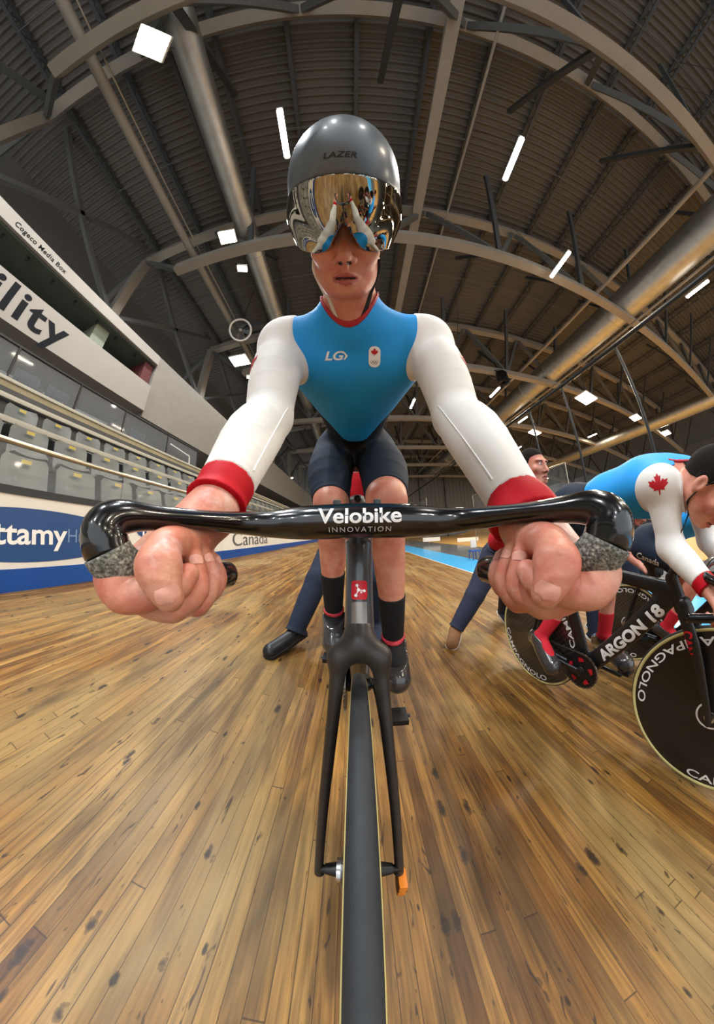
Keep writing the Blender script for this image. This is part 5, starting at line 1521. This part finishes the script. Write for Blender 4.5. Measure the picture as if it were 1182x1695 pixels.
def racing_kit(t, f, G, af, lf, sp, h):
    """blue suit with white sleeves and red cuffs, navy shorts, red socks, grey overshoes"""
    waist = G['pelvis'] + sp * .13
    nkd = nrm(G['head'] - G['neck'])
    am = Field()
    for S, E, W in (('sR', 'eR', 'wR'), ('sL', 'eL', 'wL')):
        am.ell(G[S] + (G[E] - G[S]) * .05, (.088, .088, .088), k=.03); am.chain([G[S] * .9 + G[E] * .1, G[E], G[W]], [.082, .075, .07], .03)
    hf2 = Field()
    for E, W in (('eR', 'wR'), ('eL', 'wL')): hf2.chain([G[E] * .2 + G[W] * .8, G[W] * 1.8 - G[E] * .8], [.09, .11], .02)
    def neckcut(P):
        v = P - G['neck']; ax = v @ nkd; lat = np.linalg.norm(v - np.outer(ax, nkd), axis=1); return np.where((lat < .10) & (ax > -.05), ax - .045, -1.)
    top = surf('skinsuit_top', f, h, M_SUIT, t, region=lambda P: np.maximum(np.maximum(-((P - waist) @ sp), neckcut(P)), np.maximum(np.maximum(np.maximum(-.040 - am.eval(P), .01 - hf2.eval(P)), -.008 - lf.eval(P)), .15 - np.linalg.norm(P - G['head'], axis=1))), off=.004)
    surf('collar', f, h * .7, M_COLLAR, t, region=lambda P: np.maximum(np.abs((P - (G['neck'] + nkd * .045)) @ nkd) - .006, np.linalg.norm(P - G['neck'], axis=1) - .13), off=.006, lo=G['neck'] - .17, hi=G['neck'] + .17)
    out = {}
    for s, S, E, W in ((1, 'sR', 'eR', 'wR'), (-1, 'sL', 'eL', 'wL')):
        a = nrm(G[W] - G[E]); c = G[E] * .16 + G[W] * .84
        mine = lambda P, S=S, E=E, W=W: np.where(np.minimum(np.linalg.norm(P - (G[S] + G[E]) / 2, axis=1), np.linalg.norm(P - (G[W] + G[E]) / 2, axis=1)) < .30, -1., .05)
        oth = 'sL' if S == 'sR' else 'sR'
        side = lambda P, S=S, oth=oth: (P - (G[S] + G[oth]) / 2) @ nrm(G[oth] - G[S]) + .03
        sl = surf('sleeve', f, h * .8, M_SLEEVE, t, region=lambda P, c=c, a=a, mine=mine, side=side: np.maximum(np.maximum(am.eval(P), (P - c) @ a), np.maximum(mine(P), side(P))), off=.0065)
        surf('cuff', f, h * .7, M_CUFF, t, region=lambda P, c=c, a=a, W=W: np.maximum(np.maximum(-((P - c) @ a), (P - c) @ a - .04), np.linalg.norm(P - G[W], axis=1) - .14), off=.0075, lo=c - .13, hi=c + .13)
        out[S] = sl
    def hm(P):
        d = [(P - (G[H] * .12 + G[K] * .88)) @ nrm(G[K] - G[H]) for H, K in (('hR', 'kR'), ('hL', 'kL'))]
        near = np.linalg.norm(P - G['kR'], axis=1) < np.linalg.norm(P - G['kL'], axis=1)
        return np.where(near, d[0], d[1])
    surf('shorts', f, h, M_SHORT, t, region=lambda P: np.maximum(np.maximum((P - waist) @ sp - .004, hm(P)), np.maximum(-af.eval(P), -am.eval(P) - .012)), off=.004)
    for A, K, T in (('aR', 'kR', 'tR'), ('aL', 'kL', 'tL')):
        a = nrm(G[A] - G[K]); c = G[A] - a * .155
        surf('sock', f, h * .7, mat_redsock, t, region=lambda P, c=c, a=a, A=A: np.maximum(np.maximum(-((P - c) @ a), (P - G[A]) @ a - .03), np.linalg.norm(P - G[A], axis=1) - .20), off=.004, lo=G[A] - .22, hi=G[A] + .22)
        g = Field(); dn = nrm(np.cross(np.cross(G[T] - G[A], [0, 0, 1.]), G[T] - G[A])); dn = dn if dn[2] < 0 else -dn
        heel = G[A] * 1.22 - G[T] * .22 + dn * .045
        g.chain([G[A], G[A] * .5 + G[T] * .5 + dn * .012, G[T] + dn * .008], [.043, .046, .040], .02); g.rc(heel, G[T] + dn * .018, .036, .040, .03); g.rc(G[A], heel, .042, .038, .02)
        surf('overshoe', g, .005, M_SHOE, t, region=lambda P, A=A, a=a: -((P - G[A]) @ a) - .008)
    t2 = out['sR']
    return out
mat_redsock = mat('red sock', (186, 22, 38), .8, noise=.08, scale=60, bump=.2, bscale=700)
def person(label, root, J, fit, name='person', h=.006, skin=None, build=1., hand=True, head_yaw=None, hair='short', short_sleeve=True, trousers=True, face=True):
    """J holds the joints in world space; fit holds the clothing colours"""
    t = empty(name, label, 'person', loc=tuple(root))
    o = np.asarray(root, float)
    G = {k: (np.asarray(v, float) - o if isinstance(v, (tuple, list, np.ndarray)) and np.asarray(v).shape == (3,) else v) for k, v in J.items()}
    f = Field()
    HCp, Rm = G['head'], J['headR']
    sp = nrm(G['neck'] - G['pelvis'])
    sv = nrm(G['sR'] - G['sL'])
    fwd = np.cross(sv, sp); Rt = np.stack([sv, sp, fwd], 1)
    ch = G['pelvis'] * .30 + G['neck'] * .70; wa = G['pelvis'] * .62 + G['neck'] * .38
    f.ell(G['pelvis'], (.158 * build, .13, .112 * build), Rt, .05); f.ell(wa, (.142 * build, .15, .105 * build), Rt, .06); f.ell(ch, (.170 * build, .17, .115 * build), Rt, .06)
    f.rc(ch, G['neck'], .10, .062, .06)
    head_prims(f, HCp, Rm, 1., G['neck'], mouth_open=False)
    af = Field()
    for s, S, E, W in ((1, 'sR', 'eR', 'wR'), (-1, 'sL', 'eL', 'wL')):
        f.rc(ch * .4 + G['neck'] * .6, G[S], .075, .066, .05); f.ell(G[S], (.062, .062, .062), k=.03)
        limb(f, G[S], G[E], .056, .050, .040); limb(f, G[E], G[W], .040, .041, .026)
        af.chain([G[S] * .3 + G[E] * .7, G[E], G[W], G[W] * 1.7 - G[E] * .7], [.075, .07, .07, .1], .02)
        if hand:
            hd = J.get('hd' + S[1], G[W] - G[E]); hp = J.get('hp' + S[1], (0, 0, -1.)); hand_prims(f, G[W], hd, hp, s, J.get('curl', .7))
    for s, H, K, A, T in ((1, 'hR', 'kR', 'aR', 'tR'), (-1, 'hL', 'kL', 'aL', 'tL')):
        limb(f, G[H], G[K], .090 * build, .080 * build, .055); limb(f, G[K], G[A], .054, .052, .034)
        f.chain([G[A], G[A] * .5 + G[T] * .5, G[T]], [.034, .034, .028], .02)
        f.rc(G[A], G[A] * 1.25 - G[T] * .25 + [0, 0, -.035], .032, .03, .02)
    fm = face_mat(HCp, Rm)
    body = surf('body', f, h, [skin or M_SKIN, M_LIP, M_MOUTH_NOSTRIL], t, matfn=fm)
    if face: eyes(body, HCp, Rm)
    # clothing
    tf = Field()
    for H, K, A in (('hR', 'kR', 'aR'), ('hL', 'kL', 'aL')): tf.chain([G[H], G[K], G[A]], [.135, .12, .10], .02)
    def cuttr(P):
        d = (P - (G['pelvis'] + sp * .06)) @ sp
        if not trousers: return d
        a = [(P - (G[A] * .97 + G[K] * .03)) @ nrm(G[A] - G[K]) for A, K in (('aR', 'kR'), ('aL', 'kL'))]
        near = np.linalg.norm(P - G['aR'], axis=1) < np.linalg.norm(P - G['aL'], axis=1)
        d = np.minimum(d, tf.eval(P))
        return np.maximum(np.maximum(d, np.where(near, a[0], a[1])), -af.eval(P))
    if trousers: surf('trousers', f, h, fit['trousers'], t, region=cuttr, off=.028)
    lf = Field()
    for H, K, A in (('hR', 'kR', 'aR'), ('hL', 'kL', 'aL')): lf.chain([G[H] * .9 + G[K] * .1, G[K], G[A]], [.108, .10, .085], .02)
    for A, T in (('aR', 'tR'), ('aL', 'tL')): lf.chain([G[A], G[T], G[T] * 1.4 - G[A] * .4], [.09, .09, .09], .02)
    def cutsh(P):
        d = -((P - (G['pelvis'] + sp * .03)) @ sp)
        nk = (P - (G['neck'] + nrm(HCp - G['neck']) * .035)) @ nrm(HCp - G['neck'])
        nk = np.where(np.linalg.norm(P - G['neck'], axis=1) < .22, nk, -1.)
        hdk = np.maximum(np.where(np.linalg.norm(P - HCp, axis=1) < .165, .165 - np.linalg.norm(P - HCp, axis=1), -1.), .02 - lf.eval(P))
        a = -np.ones(len(P)) * 9
        for S, E, W in (('sR', 'eR', 'wR'), ('sL', 'eL', 'wL')):
            c = (G[S] * .35 + G[E] * .65) if short_sleeve else (G[E] * .08 + G[W] * .92)
            v = nrm(G[E] - G[S]) if short_sleeve else nrm(G[W] - G[E])
            mine = np.linalg.norm(P - c, axis=1) < (.30 if short_sleeve else .22)
            ax = (P - c) @ v
            lat = np.linalg.norm((P - c) - np.outer(ax, v), axis=1)
            a = np.maximum(a, np.where(mine & (lat < .16), ax, -9.))
        return np.maximum(np.maximum(d, np.maximum(nk, hdk)), a)
    if fit.get('shirt'): surf('shirt', f, h, fit['shirt'], t, region=cutsh, off=.009)
    if fit.get('kit'): racing_kit(t, f, G, af, lf, sp, h)
    else: shoes(t, G, fit)
    # hair
    if hair:
        q = lambda P: (P - HCp) @ Rm
        def hr(P):
            c = q(P); front = c[:, 2] - (.030 + np.maximum(0, c[:, 1] - .075) * 1.6)
            low = -(c[:, 1] - (.02 - .30 * (c[:, 2] + .03)) ) * (1)
            ln = np.interp(c[:, 2], [-.12, -.06, -.02, .015, .03, .06, .10], [-.015, -.012, .004, .016, .060, .074, .088])
            return np.maximum(np.maximum(ln - c[:, 1], np.abs(c[:, 0]) - .082), np.linalg.norm(P - HCp, axis=1) - .150)
        surf('hair', f, .004, fit.get('hair', M_HAIR), t, region=hr, off=.0045, lo=HCp - .14, hi=HCp + .14)
    return t, f, G, Rt
def CAMW(t): return np.array([0, 0, ZC]) - np.array(t.location)
def headR(fwd, up=(0, 0, 1)):
    n = nrm(fwd); u = nrm(np.asarray(up, float) - n * np.dot(up, n)); x = np.cross(u, n); return np.stack([x, u, n], 1)
M_NAVYT = mat('navy trousers', (36, 42, 62), .8, noise=.10, scale=12, bump=.3, bscale=40)
M_DENIM = mat('dark blue jeans', (26, 36, 56), .85, noise=.12, scale=14, bump=.3, bscale=50)
M_REDSH = mat('red shirt', (196, 24, 40), .75, noise=.06, scale=10, bump=.2, bscale=30)
M_BLKSH = mat('black shirt', (22, 22, 24), .8, noise=.06, scale=10, bump=.2, bscale=30)
M_BROWN = mat('brown suede shoe', (140, 98, 62), .8, noise=.1)
M_SOLEW = mat('white rubber sole', (222, 218, 206), .6)
M_BLKLEA = mat('black leather shoe', (24, 25, 29), .38, noise=.06)
M_BLKSOLE = mat('black sole', (18, 18, 18), .7)
M_LACE = mat('white laces', (228, 224, 214), .7)
def V(*a): return np.array(a, float)

# ---- the helper holding the saddle of the first bicycle, seen between and behind the legs
fz = lambda x, dz=0.: zf(x) + dz
hx = .0
person('person in red top and dark jeans holding the saddle behind the first rider', (0, 1.75, zf(0)), dict(
    head=V(.02, 1.66, 1.50), headR=headR((0, -.8, -.60)), neck=V(.0, 1.76, 1.38), pelvis=V(-.03, 2.02, .90),
    sR=V(-.17, 1.72, 1.33), sL=V(.17, 1.72, 1.33), eR=V(-.17, 1.52, 1.10), eL=V(.17, 1.52, 1.10), wR=V(-.07, 1.30, 1.0), wL=V(.07, 1.30, 1.0),
    hR=V(-.13, 2.0, .88), hL=V(.07, 2.0, .88), kR=V(-.29, 1.62, .52), aR=V(-.44, 1.42, fz(-.44, .11)), tR=V(-.555, 1.26, fz(-.555, .05)),
    kL=V(.12, 1.66, .50), aL=V(.13, 1.75, fz(.13, .11)), tL=V(.16, 1.57, fz(.16, .05)), curl=.9),
    dict(trousers=M_DENIM, shirt=M_REDSH, shoe=M_BLKLEA, sole=M_BLKSOLE), short_sleeve=False, h=.0075)

# ---- the man in the red shirt leaning in to hold the second bicycle
hd = PW(882, 775, 1.70)
fo = nrm(V(.12, -1, .02))
sh_ = PW(748, 1066, 2.02); foot = V(sh_[0], sh_[1], fz(sh_[0], .05))
ank = foot + V(.07, .09, .07)
person('man in red shirt and navy trousers with brown shoes leaning toward the second bicycle', (1.0, 1.85, zf(1.0)), dict(
    head=hd, headR=headR(fo + V(0, 0, -.12)), neck=hd + V(-.05, .09, -.17), pelvis=PW(826, 915, 2.22) + V(.12, .10, .0),
    sR=hd + V(-.22, .12, -.22), sL=hd + V(.15, .14, -.25), eR=PW(838, 878, 1.72), eL=hd + V(.28, -.10, -.44), wR=PW(905, 890, 1.55), wL=PW(935, 880, 1.58),
    hR=PW(815, 925, 2.22), hL=PW(815, 925, 2.22) + V(.21, .10, .0), kR=PW(786, 985, 2.10), aR=ank, tR=foot, kL=V(1.55, 1.95, .28), aL=V(1.72, 2.25, fz(1.72, .11)), tL=V(1.70, 2.07, fz(1.70, .05)), curl=.9),
    dict(trousers=M_NAVYT, shirt=M_REDSH, shoe=M_BROWN, sole=M_SOLEW, laces=M_LACE))

# ---- second bicycle and its rider
def Rxyz(yaw, lean, pitch): return Matrix.Rotation(yaw, 4, 'Z') @ Matrix.Rotation(pitch, 4, 'X') @ Matrix.Rotation(lean, 4, 'Y')
B2 = Matrix.Translation((1.215, .140, zf(1.215) + .004)) @ Rxyz(.045, -.09, -.008)
TXT = [('CAMPAGNOLO', .92, 1.85, .048), ('CAMPAGNOLO', 4.06, 1.85, .048)]
def race_bike(label, M, text, ht0=(.175, .705), ht1=(.222, .815), seat=(.84, .955)):
    b = empty('race_bicycle', label, 'bicycle', M=M)
    wheel(b, 0, text=text); wheel(b, .965, weave=True, text=text, rot=1.7)
    fr, ff = frame_set(b, M_CARB, (ht0[0] + .03, ht0[1] + .05), (ht1[0] + .02, ht1[1] - .03), (.595, .285), (.965, .335), seat)
    drive(b, (.595, .285), (.965, .335), math.radians(184), red=True)
    f = Field(); fl = (np.array([1., 0, 0]), 1.5)
    for s in (-1, 1):
        f.chain([(s * .020, ht0[0] - .01, ht0[1] - .02), (s * .040, .115, .60), (s * .048, .055, .46), (s * .055, .004, .35), (s * .056, -.002, .325)], [.022, .022, .017, .012, .011], .012, flat=(np.array([1., 0, 0]), 1.9))
    f.rc((0, ht0[0] - .015, ht0[1] - .005), (0, ht0[0], ht0[1] + .02), .026, .028, .02)
    fk = surf('fork', f, .004, M_CARB, b)
    g = Field(); g.rc((0, ht0[0] + .005, ht0[1]), (0, ht1[0], ht1[1]), .027, .024, .02, flat=(np.array([1., 0, 0]), 1.25)); surf('head_tube', g, .004, M_CARB, b)
    # bar: stem forward, sprint drops
    st = V(0, ht1[0] - .01, ht1[1] + .03); c = V(0, ht1[0] - .12, ht1[1] + .045)
    m_ = MB(); m_.tube([V(0, ht1[0], ht1[1]), st, c], [.022, .020, .018], 16); m_.build('stem', M_CARB, b)
    m_ = MB(); P = []
    for s in (-1, 1):
        hlf = [c, c + V(s * .07, -.005, 0), c + V(s * .13, -.035, 0), c + V(s * .165, -.085, -.012), c + V(s * .17, -.105, -.055), c + V(s * .17, -.075, -.095), c + V(s * .17, .02, -.115)]
        P.append(hlf)
    m_.tube(catmull(P[0][::-1] + P[1][1:], 5), .0145, 16); m_.build('handlebar', M_GLOSS, b, smooth=180)
    return b, fr, ff, fk, f
b2, fr2, ff2, fk2, fkf = race_bike('black track bicycle at the right with white lettering and a solid front wheel', B2, TXT)
# big white name on the right side of the down tube
p0, p1 = V(0, .205, .755), V(0, .595, .285); dt = nrm(p1 - p0)
fnl = ff2.wrap(ff2.cast((p0 * .56 + p1 * .44) + V(-.3, 0, .0), V(1, 0, 0), 0), -dt, .0040, reach=.5)
m_ = MB(); letter(m_, 'ARGON 18', .072, fnl, bold=.045, width=.40); m_.build('lettering', M_LETW, fr2, recalc=False)
fnl = fkf.wrap(fkf.cast(V(-.3, .135, .60), V(1, 0, 0), 0), V(0, -.3, -1.), .0012)
m_ = MB(); letter(m_, 'CAN', .045, fnl, bold=.03, width=.085); m_.build('lettering', M_RED, fk2, recalc=False, label='red letters on the fork')
def b2p(x, y, z): return np.array(B2 @ Vector((x, y, z)))
hd2 = PW(1176, 806, 1.16)
shR = PW(1090, 802, 1.17); pel = PW(940, 828, 1.42) + V(.10, .02, -.03)
nk = PW(1122, 776, 1.22) + V(.10, 0, -.02)
shL = shR + V(.36, -.02, .02)
elR = PW(1110, 905, 1.17); elL = elR + V(.40, -.05, -.02)
wrR = PW(1172, 972, 1.08); wrL = wrR + V(.33, -.02, 0)
fwd2 = nrm(V(-.10, -.55, -.85))
kR = PW(985, 905, 1.50); aR = PW(893, 1055, 1.60); tR = b2p(-.115, .595 + .12, .25)
tR = PW(915, 1100, 1.52)
kL = PW(1004, 878, 1.62); aL = PW(999, 1056, 1.74); tL = PW(1036, 1096, 1.60)
t2, f2, G2, R2 = person('rider in blue skinsuit bent low over the black lettered bicycle, white sleeve with red leaf', pel * 1., dict(
    head=hd2, headR=headR(fwd2, V(0, -.8, .5)), neck=nk, pelvis=pel, sR=shR, sL=shL, eR=elR, eL=elL, wR=wrR, wL=wrL,
    hR=pel + V(-.10, -.02, -.02), hL=pel + V(.10, -.02, -.02), kR=kR, kL=kL, aR=aR, aL=aL, tR=tR, tL=tL, curl=1.2),
    dict(kit=True), trousers=False, h=.005, build=1.12)
an = f2.cast(CAMW(t2), G2['sR'] + V(0, 0, -.01) - CAMW(t2), .0065)
fnl = f2.wrap(an, np.cross(V(0, 0, 1), f2.normal(an)) , .0075)
sl2 = [c for c in t2.children if c.name.startswith('sleeve')][0]
m_ = MB(); leaf(m_, .048, fnl, n=3); m_.build('maple_leaf', M_RED, sl2, recalc=False, label='red leaf print')
# head strap over the ear and under the jaw
def strap(t, f, G, pts, name='head_strap'):
    HCp, Rm = G['head'], G['headR']; Q = []
    for (x, u, n) in pts:
        o = HCp + Rm @ V(x, u, n) * 1.8; Q.append(f.cast(o, HCp + Rm @ V(0, u * .7, n * .5) - o, .003))
    m_ = MB(); m_.tube(catmull(Q, 4), .0055, 8, ry=.002); m_.build(name, M_STRAP, t)
strap(t2, f2, G2, [(-.02, -.115, .05), (-.05, -.095, .03), (-.07, -.05, .0), (-.085, .02, .012), (-.075, .05, .05), (-.04, .062, .09), (0, .066, .10)])
# ---- people and a third bicycle further back
def floor_at(px_, py_):
    v = RCAM.to_3x3() @ _dir(px_, py_); t = (-ZC + BANK * X0) / (v.z + BANK * v.x); return np.array(v * t) + np.array([0, 0, ZC])
def on_ray(px_, py_, hgt):
    v = RCAM.to_3x3() @ _dir(px_, py_); t = (-ZC + hgt + BANK * X0) / (v.z + BANK * v.x); return np.array(v * t) + np.array([0, 0, ZC])
h3 = on_ray(1040, 1030, .335)
B3 = Matrix.Translation((h3[0], h3[1] - .965, zf(h3[0]) + .003)) @ Rxyz(.02, -.09, 0)
B3 = Matrix.Translation(Vector(h3) - (B3 @ Vector((0, .965, .335))) ) @ B3
b3, fr3, ff3, fk3, fkf3 = race_bike('third black track bicycle with a solid lettered rear wheel, beyond the second one', B3, TXT)
b3p = lambda x, y, z: np.array(B3 @ Vector((x, y, z)))
t3, f3, G3, R3 = person('rider in navy shorts with white Canada lettering behind the white sleeve of the second rider', b3p(0, .82, 0), dict(
    head=b3p(0, .14, 1.30), headR=headR(V(0, -.75, -.66)), neck=b3p(0, .30, 1.24), pelvis=b3p(0, .80, 1.03), sR=b3p(-.19, .33, 1.19), sL=b3p(.19, .33, 1.19),
    eR=b3p(-.22, .22, 1.02), eL=b3p(.22, .22, 1.02), wR=b3p(-.18, .10, .87), wL=b3p(.18, .10, .87), hR=b3p(-.10, .80, .99), hL=b3p(.10, .80, .99),
    kR=b3p(-.10, .42, .84), aR=b3p(-.10, .62, .42), tR=b3p(-.11, .46, .31), kL=b3p(.10, .55, .72), aL=b3p(.10, .78, .40), tL=b3p(.11, .63, .29), curl=1.2), dict(kit=True), trousers=False, h=.007)
an = f3.cast(CAMW(t3), PW(1072, 926, 1.) - np.array([0, 0, ZC]), .004, 6)
sh3 = [c for c in t3.children if c.name.startswith('shorts')][0]
m_ = MB(); letter(m_, 'Canada', .075, f3.wrap(an, G3['kR'] - G3['hR'], .0056), bold=.01, width=.17); m_.build('lettering', M_LETW, sh3, recalc=False)
ft = floor_at(1008, 1104); fp = V(ft[0] * 1.13, ft[1] * 1.22, zf(ft[0] * 1.13))
hb = PW(1056, 846, np.linalg.norm(fp - [0, 0, ZC]) * 1.06)
t4, f4, G4, R4 = person('man in black shirt and dark jeans bending over the third bicycle', fp, dict(
    head=hb, headR=headR(V(-.15, -.75, -.62)), neck=hb + V(.05, .13, -.08), pelvis=fp + V(.12, .42, .86), sR=hb + V(-.15, .14, -.14), sL=hb + V(.24, .16, -.14),
    eR=hb + V(-.16, .06, -.40), eL=hb + V(.27, .06, -.40), wR=PW(1062, 938, np.linalg.norm(fp - [0, 0, ZC])), wL=PW(1085, 935, np.linalg.norm(fp - [0, 0, ZC])),
    hR=fp + V(.03, .42, .83), hL=fp + V(.22, .42, .83), kR=fp + V(.03, .18, .48), kL=fp + V(.28, .25, .46), aR=fp + V(.02, .12, .11), tR=fp + V(-.0, -.05, .05), aL=fp + V(.34, .35, zf(fp[0] + .34) - fp[2] + .11), tL=fp + V(.36, .17, zf(fp[0] + .36) - fp[2] + .05), curl=1.0),
    dict(trousers=M_DENIM, shirt=M_BLKSH, shoe=M_BLKLEA, sole=M_SOLEW), h=.0065)
an = f4.cast(CAMW(t4), (G4['sR'] * .55 + G4['sL'] * .45) + R4 @ V(0, -.10, .05) - CAMW(t4), .009)
s4 = [c for c in t4.children if c.name.startswith('shirt')][0]
m_ = MB(); letter(m_, 'CANADA', .075, f4.wrap(an, G4['sL'] - G4['sR'], .0125), bold=.02, width=.24); m_.build('lettering', M_LETW, s4, recalc=False)
g5 = on_ray(1072, 842, 1.45); fp = V(g5[0] + .1, g5[1] + .3, zf(g5[0] + .1))
if fp[0] > XR: fp[2] = zf(XR)
g5 = PW(1076, 838, 3.9); fp = V(g5[0] + .05, g5[1] + .2, zf(min(g5[0], XR)))
hz = g5[2] - fp[2]
person('person in a black top standing behind the man in the black shirt', fp, dict(
    head=g5, headR=headR(V(-.5, -.8, -.3)), neck=g5 + V(.03, .08, -.16), pelvis=fp + V(0, .12, hz * .56), sR=g5 + V(-.17, .08, -.24), sL=g5 + V(.20, .10, -.24), eR=g5 + V(-.22, .06, -.50), eL=g5 + V(.25, .08, -.5), wR=g5 + V(-.15, -.12, -.62), wL=g5 + V(.15, -.12, -.62),
    hR=fp + V(-.09, .12, hz * .53), hL=fp + V(.09, .12, hz * .53), kR=fp + V(-.11, .04, hz * .29), kL=fp + V(.11, .04, hz * .29), aR=fp + V(-.11, .10, .1), aL=fp + V(.11, .10, .1), tR=fp + V(-.13, -.08, .05), tL=fp + V(.13, -.08, .05)),
    dict(trousers=M_DENIM, shirt=M_BLKSH, shoe=M_BLKLEA, sole=M_BLKSOLE), h=.010)

# ---- odds and ends at the far end of the infield
for (x, y, w, lab) in ((715, 893, 1.9, 'white banner lying on the far boards right of the rider knee'), (775, 893, 2.6, 'longer white banner on the far boards near the blue chair')):
    c = PWy(x, y, 22.); mb = MB(); mb.box((0, 0, 0), (w, .05, .42)); o = mb.build('banner', M_WHITE); o.location = c; tag(o, lab, 'banner')
c = PWz(786, 926, zf(XR)); t = empty('folding_chair', 'small blue chair with white back standing on the infield', 'chair', loc=tuple(c))
m_ = MB(); m_.box((0, 0, .42), (.46, .46, .05)); m_.build('seat', M_BLUE, t, bevel=.01)
m_ = MB(); m_.box((0.1, .22, .75), (.30, .04, .40)); m_.build('backrest', M_WHITE, t, bevel=.01)
for dx in (-.2, .2):
    for dy in (-.2, .2):
        m_ = MB(); m_.bar((dx, dy, 0), (dx * .8, dy * .8, .42), .03); m_.build('leg', M_BLUE, t)
